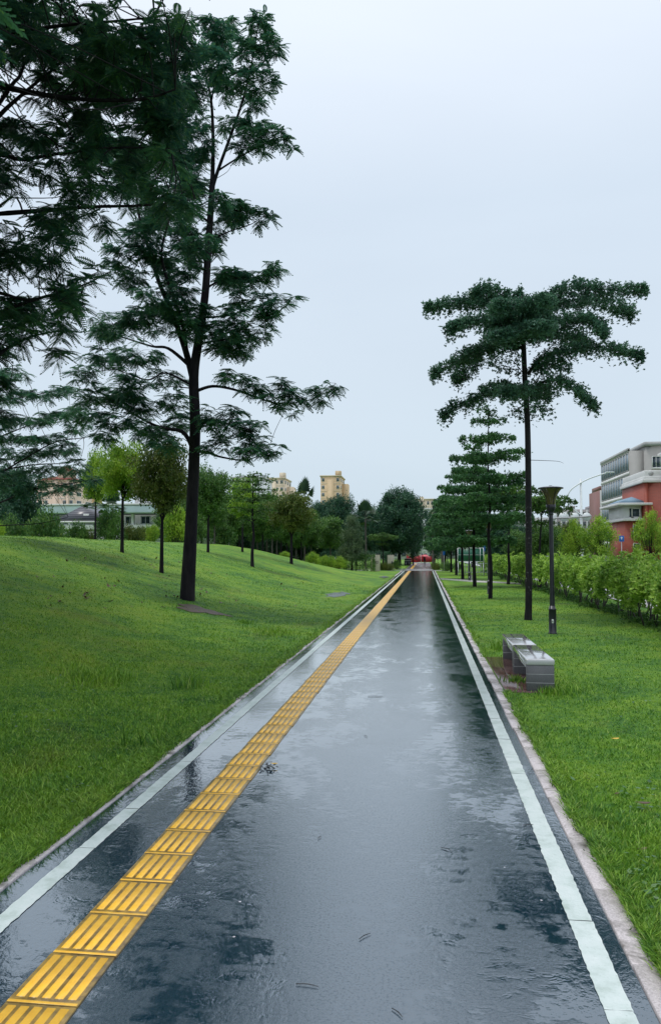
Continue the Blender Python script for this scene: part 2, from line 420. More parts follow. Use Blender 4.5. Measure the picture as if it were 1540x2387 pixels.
# rain pool on the lawn, paver pad by the benches, side path, road beyond the hedge
m, nt, p = newmat('pool_water'); p.inputs['Base Color'].default_value = (.08, .10, .09, 1); p.inputs['Roughness'].default_value = .22; p.inputs['IOR'].default_value = 2.8
b = N(nt, 'ShaderNodeBump', Strength=.3, Distance=.01); nt.links.new(noise(nt, 14, 2, .5, nt.nodes.new('ShaderNodeNewGeometry').outputs['Position']), b.inputs['Height']); nt.links.new(b.outputs[0], p.inputs['Normal'])
M['pool'] = m
def pool(cx, cy, rx, ry, z, seed):
    g = np.random.default_rng(seed); n = 60; a = np.arange(n) * 2 * PI / n
    r = 1 + .22 * np.sin(3 * a + 1) + .16 * np.sin(5 * a + seed) + .1 * np.sin(9 * a) + g.normal(0, .05, n)
    V = np.stack([cx + rx * r * np.cos(a), cy + ry * r * np.sin(a), np.full(n, z)], 1)
    V = np.concatenate([V, [[cx, cy, z]]]); i = np.arange(n)
    return MB().add(V, np.stack([i, (i + 1) % n, np.full(n, n)], 1))
def broken_pool(cx, cy, rx, ry, z, seed, th):
    g = np.random.default_rng(seed); ph = g.uniform(0, 6.28, (7, 2)); V = []; Fq = []
    for ix in range(-24, 24):
        for iy in range(-24, 24):
            a, b = (ix + .5) / 20, (iy + .5) / 20
            s = 1 - (a * a + b * b) + sum(.16 * math.sin(a * (3 + 2.1 * k) + ph[k, 0] + b * 1.5) * math.sin(b * (4 + 2.6 * k) + ph[k, 1]) for k in range(7))
            if s < th: continue
            n = len(V); x0, x1 = cx + rx * ix / 20, cx + rx * (ix + 1) / 20; y0, y1 = cy + ry * iy / 20, cy + ry * (iy + 1) / 20
            V += [(x0, y0, z), (x1, y0, z), (x1, y1, z), (x0, y1, z)]; Fq.append((n, n + 1, n + 2, n + 3))
    return MB().add(V, Fq)
struct('rain_water_pool', broken_pool(POOL[0], POOL[1], .68, 3.3, .058, 2, .6), M['pool'])
struct('rain_water_pool', broken_pool(-3.0, 57, .5, 4.2, float(ground_z(-3.0, 57)) + .03, 4, .7), M['pool'])
M['soil'] = mat('soil', (.045, .032, .02), (.09, .06, .035), 9, .6, .6, 40)
gs = np.random.default_rng(12); sV = []; sF = []; nr, na = 6, 40
for i in range(nr):
    for k in range(na):
        a_ = 2 * PI * k / na; r_ = (i / (nr - 1)) * (1 + .25 * math.sin(3 * a_ + 1) + .14 * math.sin(7 * a_)); x_, y_ = -5.75 + .62 * r_ * math.cos(a_), 19.35 + .5 * r_ * math.sin(a_)
        sV.append((x_, y_, float(ground_z(x_, y_)) + .014))
        if i: sF.append(((i - 1) * na + k, (i - 1) * na + (k + 1) % na, i * na + (k + 1) % na, i * na + k))
struct('soil_patch', MB().add(sV, sF), M['soil'])
m, nt, p = newmat('paver'); v = nt.nodes.new('ShaderNodeNewGeometry').outputs['Position']
bt = nt.nodes.new('ShaderNodeTexBrick'); mp = nt.nodes.new('ShaderNodeMapping'); nt.links.new(v, mp.inputs[0]); nt.links.new(mp.outputs[0], bt.inputs['Vector'])
bt.inputs['Scale'].default_value = 1; bt.inputs['Brick Width'].default_value = .2; bt.inputs['Row Height'].default_value = .1; bt.inputs['Mortar Size'].default_value = .004
bt.inputs['Color1'].default_value = (.11, .05, .045, 1); bt.inputs['Color2'].default_value = (.17, .10, .09, 1); bt.inputs['Mortar'].default_value = (.02, .02, .015, 1)
nt.links.new(bt.outputs[0], p.inputs['Base Color']); p.inputs['Roughness'].default_value = .1
b = N(nt, 'ShaderNodeBump', Strength=.25, Distance=.004); nt.links.new(bt.outputs['Fac'], b.inputs['Height']); nt.links.new(b.outputs[0], p.inputs['Normal'])
M['paver'] = m
struct('paved_pad', MB().box((1.375, 12.15, .0), (.66, 3.4, .05), .004), M['paver'])
M['side'] = mat('side_paving', (.24, .24, .23), (.36, .36, .35), 4, .25, rough2=.5)
a0, a1, b0, b1 = (1.04, 53.6), (1.04, 55.6), (5.6, 45.2), (5.6, 47.0)
mb = MB(); mb.add([[a0[0], a0[1], .06], [b0[0], b0[1], .06], [b1[0], b1[1], .06], [a1[0], a1[1], .06], [a0[0], a0[1], -.1], [b0[0], b0[1], -.1], [b1[0], b1[1], -.1], [a1[0], a1[1], -.1]],
                  [(0, 1, 2, 3), (0, 4, 5, 1), (3, 2, 6, 7), (0, 3, 7, 4), (1, 5, 6, 2)])
struct('side_path', mb, M['side'])
M['road'] = mat('road', (.05, .053, .06), (.09, .092, .10), 3, .2, rough2=.4)
struct('road', MB().add(*strip(9.2, 17, -4, 260, .03, 10)), M['road'])
M['pavement'] = mat('pavement', (.33, .33, .34), (.46, .46, .46), 2, .3)
struct('pavement', MB().add(*strip(7.3, 9.0, -4, 200, .04, 10)), M['pavement'])

# ------------------------------------------------------------------ grass blades
m, nt, p = newmat('grass_blade'); col, f = grass_color(nt)
rnd = nt.nodes.new('ShaderNodeNewGeometry').outputs['Random Per Island']
col = mixc(nt, math_n(nt, 'ADD', math_n(nt, 'MULTIPLY', rnd, .1), .5), col, ramp(nt, rnd, [(0, (.014, .055, .013)), (.35, (.06, .18, .02)), (.7, (.21, .40, .034)), (.93, (.37, .55, .08)), (1, (.46, .50, .16))]))
nt.links.new(col, p.inputs['Base Color']); p.inputs['Roughness'].default_value = .45; p.inputs['Specular IOR Level'].default_value = .35
t = nt.nodes.new('ShaderNodeBsdfTranslucent'); nt.links.new(col, t.inputs[0]); x = nt.nodes.new('ShaderNodeMixShader'); x.inputs[0].default_value = .25
nt.links.new(p.outputs[0], x.inputs[1]); nt.links.new(t.outputs[0], x.inputs[2]); nt.links.new(x.outputs[0], nt.nodes['Material Output'].inputs[0])
M['blade'] = m
def blades(px, py, h, wd, lean):
    n = len(px); pz = ground_z(px, py) - .004
    a = rng.uniform(0, 2 * PI, n); b = rng.uniform(0, 2 * PI, n)
    dx, dy = np.cos(a) * wd, np.sin(a) * wd
    lx, ly = np.cos(b) * lean * h, np.sin(b) * lean * h
    P = np.stack([px, py, pz], 1); W = np.stack([dx, dy, dx * 0], 1)
    m1 = P + np.stack([lx * .35, ly * .35, h * .6], 1); tp = P + np.stack([lx, ly, h], 1)
    V = np.stack([P - W, P + W, m1 + W * .75, m1 - W * .75, tp], 1).reshape(-1, 3)
    i = np.arange(n)[:, None] * 5
    return V, [i + np.array([0, 1, 2, 3]), i + np.array([3, 2, 4])]
def scatter_field(n, side, y0, y1):
    # density falls off with the square of the distance walked
    u = rng.uniform(0, 1, n * 2); y = 1 / (1 / y0 + u * (1 / y1 - 1 / y0))
    if side < 0:
        lim = np.minimum(.62 * y + 1.2 + rng.gamma(2, .6, n * 2), 16); x = -2.415 - rng.uniform(0, 1, n * 2) ** 1.15 * np.clip(lim - 2.41, .05, None)
    else:
        lim = np.minimum(.36 * y + 1.0 + rng.gamma(2, .4, n * 2), 7.0); x = 1.01 + rng.uniform(0, 1, n * 2) * np.clip(lim - 1.0, .05, None)
    k = (lim > 2.45) if side < 0 else np.ones(n * 2, bool)
    x, y = x[k][:n], y[k][:n]
    if side > 0:
        k = ~((x < 1.72) & (y > 10.45) & (y < 13.85)); x, y = x[k], y[k]
    else:
        k = (((x - POOL[0]) / .55) ** 2 + ((y - POOL[1]) / 2.7) ** 2 > 1) | (rng.uniform(0, 1, len(x)) < .25); x, y = x[k], y[k]
        k = (((x + 5.75) / .6) ** 2 + ((y - 19.35) / .5) ** 2 > 1) | (rng.uniform(0, 1, len(x)) < .3); x, y = x[k], y[k]
    return x, y
gb = MB()
for side, n in ((-1, 270000), (1, 150000)):
    x, y = scatter_field(n, side, 3.0, 42.0)
    dist = np.hypot(x, y)
    cl = .5 + .5 * np.sin(x * 1.9 + 2 * np.sin(y * .8)) * np.sin(y * 1.4 + x)
    h = rng.gamma(5, .0040, len(x)) * (.55 + .8 * cl) + .009
    edge = np.where(side < 0, np.abs(x + 2.42), np.abs(x - 1.02)) < .16
    h = np.where(edge, h * 1.35 + .01, h)
    wd = .0018 + .00036 * dist * rng.uniform(.7, 1.3, len(x))
    V, Fq = blades(x, y, h, wd, rng.uniform(.2, 1.3, len(x))); gb.add(V, Fq)
# overhanging kerb fringe and a few taller tufts
for side in (-1, 1):
    n = 26000 if side < 0 else 14000; u = rng.uniform(0, 1, n); y = 1 / (1 / 3.0 + u * (1 / 60.0 - 1 / 3.0))
    wob = .010 * np.sin(y * 7) + .014 * np.sin(y * 2.3 + 1) + .008 * np.sin(y * 17)
    x = (-2.40 + wob + rng.normal(0, .03, n)) if side < 0 else (1.045 - wob + rng.normal(0, .02, n))
    if side < 0: x = np.minimum(x, -2.335)
    k = np.ones(n, bool) if side < 0 else ~((y > 10.45) & (y < 13.85))
    x, y = x[k], y[k]; n = len(x)
    V, Fq = blades(x, y, rng.uniform(.02, .065, n), .0022 + .0004 * y, rng.uniform(.5, 1.8, n)); gb.add(V, Fq)
def tuft(cx, cy, r, n, h):
    x = cx + rng.normal(0, r, n); y = cy + rng.normal(0, r * 1.3, n)
    V, Fq = blades(x, y, rng.uniform(h * .4, h, n), np.full(n, .004) + .0003 * cy, rng.uniform(.1, .9, n)); gb.add(V, Fq)
for (u, v_, r, n, h) in [(228, 1585, .22, 500, .16), (440, 1600, .12, 160, .22), (350, 1735, .05, 14, .22), (290, 1740, .03, 8, .3), (1180, 1515, .15, 260, .22), (1205, 1590, .08, 120, .12), (570, 1452, .1, 120, .12), (640, 1475, .3, 300, .12), (1290, 1615, .15, 300, .14)]:
    q = on_ground(u, v_); tuft(q[0], q[1], r, n, h)
tag(gb.build('grass', M['blade']), 'short wet green grass growing on both lawns along the path', 'grass', kind='stuff')
# broad-leaved weeds in the turf
wb = MB()
n = 2600; side = rng.integers(0, 2, n); u = rng.uniform(0, 1, n); y = 1 / (1 / 3.2 + u * (1 / 22.0 - 1 / 3.2))
x = np.where(side == 0, -2.5 - rng.uniform(0, 1, n) * np.clip(.6 * y - 1.4, .1, 9), 1.1 + rng.uniform(0, 1, n) * np.clip(.36 * y - .2, .1, 4))
patch = np.sin(x * 2.2 + 1.3 * np.sin(y * 1.1)) * np.sin(y * 1.7 + x * .6)
k = patch > .25; x, y = x[k], y[k]; k = ~((x > 0) & (x < 1.75) & (y > 10.4) & (y < 13.9)); x, y = x[k], y[k]; n = len(x)
P = np.stack([x, y, ground_z(x, y) + rng.uniform(.015, .05, n)], 1); a = rng.uniform(0, 2 * PI, n); L = rng.uniform(.018, .05, n)
d = np.stack([np.cos(a) * L, np.sin(a) * L, rng.uniform(-.3, .6, n) * L], 1); s = np.stack([-np.sin(a) * L * .4, np.cos(a) * L * .4, np.zeros(n)], 1)
V = np.stack([P, P + d * .5 + s, P + d, P + d * .5 - s], 1).reshape(-1, 3)
M['weed'] = leafmat('weed', (.03, .09, .03), (.06, .15, .04), (.10, .22, .08), (.2, .26, .12), .2, .3)
tag(wb.add(V, np.arange(n)[:, None] * 4 + np.arange(4)).build('weeds', M['weed']), 'small broad leaved weeds scattered in the wet lawns', 'weeds', kind='stuff')

# ------------------------------------------------------------------ foliage tools
def leaf_quad(b, d, s):  # base, direction to tip, half-width vector -> diamond
    b, d, s = map(np.asarray, (b, d, s)); return [b, b + d * .45 + s, b + d, b + d * .45 - s]
def t_frond(n=9, L=.30, wid=.055, droop=.25):
    V = []
    for i in range(n):
        t = .16 + .8 * i / (n - 1); z = -droop * t * t; l = L * (math.sin(PI * (t * .8 + .14)) ** .7)
        for sg in (-1, 1):
            V += leaf_quad((t, 0, z), (l * .45, sg * l, -l * .35), (wid, 0, 0))
    V += leaf_quad((.96, 0, -droop * .92), (L * .6, 0, -.1), (0, wid, 0))
    V += [(0, .012, 0), (.5, .010, -droop * .25), (.5, -.010, -droop * .25), (0, -.012, 0), (.5, .010, -droop * .25), (1, .006, -droop), (1, -.006, -droop), (.5, -.010, -droop * .25)]
    return np.array(V, float)
def t_rosette(n, L=1.0, wd=.30, tilt=.35, seed=0):
    g = np.random.default_rng(seed); V = []
    for i in range(n):
        a = 2 * PI * i / n + g.normal(0, .3); z = g.normal(tilt, .3); l = L * g.uniform(.65, 1.1)
        V += leaf_quad((0, 0, 0), (math.cos(a) * l, math.sin(a) * l, z * l), (-math.sin(a) * wd * l, math.cos(a) * wd * l, g.normal(0, .12)))
    return np.array(V, float)
def t_spray(n, seed=0, wd=.26):
    g = np.random.default_rng(seed); V = []
    for i in range(n):
        c = g.normal(0, .45, 3); d = g.normal(0, 1, 3); d[2] -= .25; d /= np.linalg.norm(d); d *= g.uniform(.45, .8)
        s = np.cross(d, g.normal(0, 1, 3)); s /= np.linalg.norm(s) + 1e-6
        V += leaf_quad(c, d, s * wd * .75)
    return np.array(V, float)
FROND = t_frond(8, .25, .070, .5); FROND_BIG = t_frond(11, .22, .046, .5)
ROS = [t_rosette(8, seed=1), t_rosette(7, seed=2), t_rosette(9, seed=3)]
SPR = [t_spray(8, 1), t_spray(8, 2), t_spray(7, 3)]
def put(mb, tmpl, pos, dirs, ups, scale):
    n = len(pos)
    if n == 0: return
    d = dirs / (np.linalg.norm(dirs, axis=1)[:, None] + 1e-9)
    s = np.cross(ups, d); s /= np.linalg.norm(s, axis=1)[:, None] + 1e-9; u = np.cross(d, s)
    Rm = np.stack([d, s, u], 2)
    V = np.einsum('nij,kj->nki', Rm, tmpl) * np.asarray(scale)[:, None, None] + pos[:, None, :]
    mb.add(V.reshape(-1, 3), np.arange(n * len(tmpl) // 4)[:, None] * 4 + np.arange(4))
def in_ball(g, n, p=2.0):
    v = g.normal(0, 1, (n, 3)); v /= np.linalg.norm(v, axis=1)[:, None]; return v * g.uniform(0, 1, n)[:, None] ** (1 / p)
def smooth_path(pts, k=4):
    pts = np.asarray(pts, float); n = len(pts)
    if n < 3: return np.array([pts[0] * (1 - t) + pts[-1] * t for t in np.linspace(0, 1, k + 1)])
    out = []
    for i in range(n - 1):
        p0, p1, p2, p3 = pts[max(i - 1, 0)], pts[i], pts[i + 1], pts[min(i + 2, n - 1)]
        for t in np.arange(k) / k:
            out.append(.5 * (2 * p1 + (p2 - p0) * t + (2 * p0 - 5 * p1 + 4 * p2 - p3) * t * t + (3 * p1 - p0 - 3 * p2 + p3) * t ** 3))
    out.append(pts[-1]); return np.array(out)
def twig(mb, g, a, b, r0, r1=.0025, sag=.08):
    L = np.linalg.norm(b - a); md = (a + b) / 2 + g.normal(0, L * .07, 3) + np.array([0, 0, sag * L])
    pts = smooth_path([a, md, b], 3); mb.tube(pts, np.linspace(r0, r1, len(pts)), 5, False)

# feathery trees: limbs given as polylines in the air, foliage as clumps carried by twigs
def feathery(name, label, base, limbs, clumps, tmpl, fs, dens, leaf, g, twr=.012, group=None, grow=1.0):
    tree = empty(name, base, label, 'tree', group); B = np.array(base)
    tb = MB(); samp = []
    for pts, r0, r1 in limbs:
        q = smooth_path(pts, 5); tb.tube(q - B, r0 + (r1 - r0) * np.linspace(0, 1, len(q)) ** .8, 10 if r0 > .06 else 6)
        samp.append(np.concatenate([q, np.linspace(r0, r1, len(q))[:, None]], 1))
    samp = np.concatenate(samp); cb = MB()
    for cl_ in clumps:
        c, r = cl_[:2]
        c = np.array(c, float); r = np.array(r, float)
        dd = np.linalg.norm(samp[:, :3] - c, axis=1) + np.where(samp[:, 2] > c[2] + .3, .6, 0); j = dd.argmin()
        a = samp[j, :3]
        if dd[j] > .15: twig(tb, g, a - B, c - B, min(samp[j, 3], twr), .005)
        n = cl_[2] if len(cl_) > 2 else min(300, max(8, int(dens * (r[0] * r[1] * r[2]) ** (2 / 3.))))
        m_ = max(3, n // 9); tc_ = c + in_ball(g, m_, 2.6) * r            # tufts: fronds radiate from a shoot tip and droop
        for k_ in tc_[:: max(1, m_ // 6)]: twig(tb, g, c - B, k_ - B, .006, .0025)
        t_ = g.integers(0, m_, n); az = g.uniform(0, 2 * PI, n)
        d = np.stack([np.cos(az), np.sin(az), g.uniform(-.45, .4, n)], 1) + (tc_[t_] - c) / (r.max() + 1e-6) * .35
        up = np.array([0, 0, 1.]) + g.normal(0, .3, (n, 3))
        put(cb, tmpl, tc_[t_] - B + g.normal(0, .015, (n, 3)), d, up, g.uniform(.6, 1.15, n) * fs * (1.8 if len(cl_) > 2 else 1))
    tb.build('trunk', M['bark'], tree, True); cb.build('crown', leaf, tree)
    return tree
def P3(u, v, y): return at_y(u, v, y)
def px_clumps(lst, y0, dy, g, k=.85):
    out = []
    for q in lst:
        u, v, ru, rv = q[:4]; y = y0 + (q[4] if len(q) > 4 else g.uniform(-dy, dy)); s = y / F_PX
        out.append((P3(u, v, y), (ru * s * k, max(ru, rv) * s * k, rv * s * k)))
    return out

# --- big feathery tree on the left lawn
g = np.random.default_rng(21)
base = on_ground(437, 1398); Y0 = base[1]
def L(pts, r0, r1, dy=0.0):
    n = len(pts); return ([P3(u, v, Y0 + dy * (i / (n - 1)) ** 1.2) for i, (u, v) in enumerate(pts)], r0, r1)
sc_ = Y0 / F_PX
limbs = [
 ([base - np.array([0, 0, .25])] + [P3(u, v, Y0) for u, v in [(438, 1370), (443, 1280), (447, 1200), (455, 1000), (452, 880), (462, 800), (478, 690), (487, 560), (495, 430)]], 19.5 * sc_, 7 * sc_),
 L([(495, 430), (497, 330), (492, 230), (478, 170), (470, 110)], 6 * sc_, .012, .5), L([(492, 240), (505, 170), (520, 100)], .03, .01, -.5),
 L([(495, 440), (508, 398), (540, 310), (565, 237), (582, 170), (594, 108), (606, 30)], 5 * sc_, .012, -.4),
 L([(452, 890), (430, 807), (398, 721), (371, 657), (344, 570), (323, 495), (316, 430), (300, 330)], 9 * sc_, .02, 1.3),
 L([(436, 830), (425, 753), (395, 667), (377, 590), (395, 510), (410, 420)], 6 * sc_, .015, -1.2),
 L([(450, 1045), (425, 1006), (371, 995), (301, 958), (220, 905)], 6.5 * sc_, .02, 1.5), L([(452, 900), (387, 869), (344, 885), (270, 860)], .035, .012, -1.5),
 L([(450, 905), (400, 901), (365, 905)], .02, .006, .5), L([(440, 850), (393, 812), (355, 807), (300, 790), (220, 765)], 5 * sc_, .015, 1.8),
 L([(456, 912), (495, 900), (543, 907), (597, 925), (650, 940), (720, 932), (780, 905)], 4.6 * sc_, .008, -.8),
 L([(456, 1050), (490, 1056), (516, 1065), (575, 1072), (625, 1050)], 4.5 * sc_, .01, .6), L([(458, 985), (520, 985), (590, 1005)], .035, .01, -1.4),
 L([(482, 672), (506, 658), (543, 658), (600, 655), (655, 640)], 3.2 * sc_, .008, .6), L([(470, 740), (530, 735), (610, 712), (680, 704)], .04, .009, -.9),
 L([(465, 800), (530, 790), (610, 775)], .04, .01, 1.0), L([(489, 560), (538, 538), (586, 522), (620, 500)], .03, .007, .5),
 L([(505, 400), (560, 365), (630, 330), (675, 325)], .035, .008, -.6), L([(497, 420), (530, 400), (542, 378)], .012, .003, 0), L([(490, 520), (440, 480), (400, 440)], .04, .012, 1.2),
 L([(487, 600), (440, 560), (415, 560)], .03, .01, -1.2)]
cl = [(600, 62, 34, 40, -.4), (632, 105, 26, 42, -.3), (575, 130, 32, 40, -.3), (615, 190, 32, 40, -.5), (590, 235, 28, 26), (556, 180, 28, 40), (520, 100, 36, 48, .3), (490, 62, 32, 28, .4), (540, 60, 18, 30), (530, 205, 30, 34), (475, 130, 40, 45), (455, 200, 36, 36), (505, 155, 34, 40),
 (640, 318, 36, 24, -.6), (598, 305, 40, 30, -.4), (556, 345, 26, 26, -.2), (668, 335, 20, 18, -.6), (610, 345, 26, 18), (560, 280, 24, 20), (525, 290, 18, 22),
 (612, 506, 30, 25, .5), (575, 495, 26, 14, .4), (540, 505, 36, 22), (512, 470, 18, 36), (505, 530, 20, 34), (508, 590, 18, 22),
 (640, 632, 34, 22, .6), (595, 645, 40, 28, .4), (665, 702, 34, 18, -.9), (615, 708, 44, 30, -.6), (560, 692, 40, 26), (545, 745, 46, 34), (600, 775, 36, 34), (522, 785, 52, 34), (480, 760, 40, 36), (560, 815, 40, 18), (625, 745, 26, 22), (530, 640, 24, 20),
 (545, 882, 44, 16, -.5), (530, 868, 24, 14), (600, 900, 44, 20, -.6), (650, 925, 36, 24, -.7), (700, 928, 40, 24, -.8), (748, 915, 36, 22, -.8), (782, 893, 22, 15, -.8), (665, 955, 26, 16), (655, 895, 26, 14),
 (520, 985, 50, 36), (585, 1005, 48, 38), (622, 1040, 34, 28), (575, 1055, 42, 20), (515, 1035, 40, 28), (640, 1055, 20, 16), (548, 958, 26, 18), (480, 970, 26, 30),
 (420, 680, 36, 36), (385, 625, 44, 40), (432, 560, 36, 44), (335, 560, 54, 50), (300, 640, 44, 40), (400, 500, 54, 40), (452, 600, 26, 34), (445, 425, 46, 44), (400, 350, 60, 60), (440, 260, 54, 60), (350, 740, 60, 36), (265, 755, 62, 36), (425, 750, 50, 36), (470, 330, 30, 40), (340, 450, 50, 44), (300, 370, 50, 50), (380, 210, 50, 50), (430, 640, 24, 30),
 (320, 825, 66, 28), (240, 835, 54, 30), (385, 880, 44, 22), (305, 900, 54, 30), (225, 925, 50, 30), (270, 975, 64, 28), (350, 1000, 60, 26), (425, 985, 40, 30), (400, 930, 44, 24), (330, 945, 50, 24), (395, 1035, 40, 18), (240, 1010, 40, 20), (200, 870, 40, 24), (185, 960, 40, 26)]
for _ in range(30):
    cl.append((g.uniform(215, 450), g.uniform(200, 1030), g.uniform(30, 52), g.uniform(18, 34)))
for _ in range(14): cl.append((g.uniform(430, 560), g.uniform(480, 830), g.uniform(26, 44), g.uniform(16, 28)))
feathery('feathery_tree', 'tall dark tree with feathery leaves and a thick bare trunk on the left lawn', base, limbs, px_clumps(cl, Y0, 1.6, g, .98), FROND, .29, 960, M['leaf_feather'], g)

# --- nearer tree whose trunk stands outside the view on the left, boughs reaching in
g = np.random.default_rng(33)
bx, by = -8.6, 11.2; base = np.array([bx, by, float(ground_z(bx, by))]); Y0 = by
def L2(z0, pts, r0, r1, dy):
    n = len(pts); a = np.array([bx, by, z0])
    return ([a] + [P3(u, v, Y0 + dy * ((i + 1) / n)) for i, (u, v) in enumerate(pts)], r0, r1)
limbs = [([base - np.array([0, 0, .3]), [bx, by, 2.5], [bx + .15, by, 5], [bx + .1, by + .2, 8], [bx + .3, by, 11]], .24, .05),
 L2(6.0, [(-60, 190), (0, 200), (70, 215), (161, 229), (258, 234), (344, 229), (409, 208)], .07, .012, -1.0), L2(5.4, [(-40, 330), (0, 269), (65, 210), (135, 152), (200, 90)], .06, .012, .6),
 L2(5.0, [(-80, 505), (0, 498), (108, 490), (215, 482), (323, 479), (420, 470), (457, 463)], .06, .008, .8), L2(5.2, [(-50, 400), (60, 372), (161, 355), (269, 344), (398, 347)], .05, .009, -.6),
 L2(4.4, [(-60, 760), (20, 720), (110, 690), (161, 678), (215, 655), (258, 633)], .05, .008, 1.2), L2(4.2, [(-60, 700), (60, 698), (130, 690), (185, 700)], .045, .01, .2), L2(6.6, [(-60, 120), (40, 80), (140, 60), (260, 50), (360, 40)], .055, .01, -.8),
 L2(6.2, [(0, 240), (45, 180), (60, 140), (90, 60), (100, -20)], .04, .012, .8), L2(5.0, [(0, 480), (60, 500), (100, 530)], .03, .006, .5), L2(4.2, [(-60, 870), (20, 810), (90, 780), (160, 770)], .05, .01, 1.4)]
cl = []
def fill(u0, u1, v0, v1, n, ru=(30, 50), rv=(24, 40), dy=(-1.1, 1.6)):
    for _ in range(n): cl.append((g.uniform(u0, u1), g.uniform(v0, v1), g.uniform(*ru), g.uniform(*rv), g.uniform(*dy)))
fill(-60, 165, -10, 150, 26); fill(165, 300, 60, 200, 17); fill(300, 425, 60, 210, 16); fill(-60, 60, 290, 470, 12); fill(60, 220, 250, 460, 17); fill(220, 420, 240, 460, 26); fill(90, 380, 150, 240, 14)
fill(-60, 30, 560, 780, 12); fill(30, 165, 560, 770, 18); fill(100, 175, 500, 560, 4); fill(-60, 150, 770, 860, 8, dy=(.5, 1.8)); fill(230, 440, 440, 520, 8, (24, 40), (18, 26)); fill(120, 240, 440, 520, 5, (24, 36), (16, 24)); fill(170, 235, 590, 740, 4, (20, 30), (18, 26))
cl += [(258, 22, 26, 16, -1.3), (400, 32, 34, 20, -1.5), (340, 45, 30, 22, -1), (440, 30, 18, 14, -1.6), (200, 30, 26, 22), (225, 20, 18, 14), (0, 520, 30, 10), (70, 555, 30, 14), (410, 90, 34, 30), (440, 120, 22, 22)]
fill(-60, 40, 850, 1000, 9, (26, 40), (20, 30), dy=(.8, 2.0))
near = px_clumps(cl, Y0, 1, g, .9)
k = 0
while k < 420:                                            # unseen rest of the crown, added and enlarged to shade the left lawn
    b_ = in_ball(g, 1, 2.2)[0]; c = np.array([bx + b_[0] * 6.8, by + 1.0 + b_[1] * 8.5, 9.0 + b_[2] * 5.5]); d_ = c - EYE
    if d_ @ c_f > .5:
        uu = CU + F_PX * (d_ @ c_r) / (d_ @ c_f); vv = CV - F_PX * (d_ @ c_u) / (d_ @ c_f)
        if -160 < uu < 1750 and -140 < vv < 2500: continue
    near.append((c, (1.0, 1.0, .5), 110)); k += 1
feathery('feathery_tree', 'dark feathery tree in the upper left corner, its boughs reaching in from outside', base, limbs, near, FROND_BIG, .29, 980, M['leaf_shade'], g, .010)

# --- fine layered tree further back at the left edge
g = np.random.default_rng(41)
bx, by = -16.4, 25.0; base = np.array([bx, by, float(ground_z(bx, by))]); Y0 = by
limbs = [([base - np.array([0, 0, .3]), [bx, by, 4], [bx + .1, by, 6.5], [bx - .2, by + .2, 9]], .2, .05),
 L2(4.6, [(-90, 1170), (0, 1105), (60, 1068), (130, 1030), (195, 1020), (260, 1005)], .06, .006, -1.2), L2(4.3, [(-60, 1200), (0, 1172), (80, 1140), (160, 1128), (245, 1110)], .055, .006, .4), L2(5.0, [(-60, 1120), (10, 1095), (90, 1082), (150, 1080), (190, 1072)], .045, .006, .6),
 L2(5.4, [(-60, 1040), (20, 1010), (110, 975), (170, 965)], .05, .006, 1.4), L2(6.2, [(-60, 950), (30, 930), (110, 915), (165, 905)], .05, .006, -1.4), L2(3.9, [(-60, 1235), (0, 1225), (90, 1220), (160, 1205)], .04, .006, -.6)]
cl = []
for (u0, v0, u1, v1, n) in [(0, 930, 180, 905, 10), (0, 985, 200, 960, 12), (-20, 1030, 200, 1005, 12), (-20, 1062, 190, 1045, 12), (0, 1100, 210, 1090, 10), (20, 1140, 235, 1120, 10), (-40, 890, 60, 870, 6)]:
    for i in range(n):
        t = (i + g.uniform(-.4, .4)) / n; cl.append((u0 + (u1 - u0) * t, v0 + (v1 - v0) * t + g.normal(0, 8), g.uniform(22, 36), g.uniform(8, 14)))
feathery('layered_tree', 'fine leaved tree with flat airy layers at the left edge behind the feathery boughs', base, limbs, px_clumps(cl, Y0, 1.8, g, 1.0), FROND, .27, 800, M['leaf_feather'], g, .01)

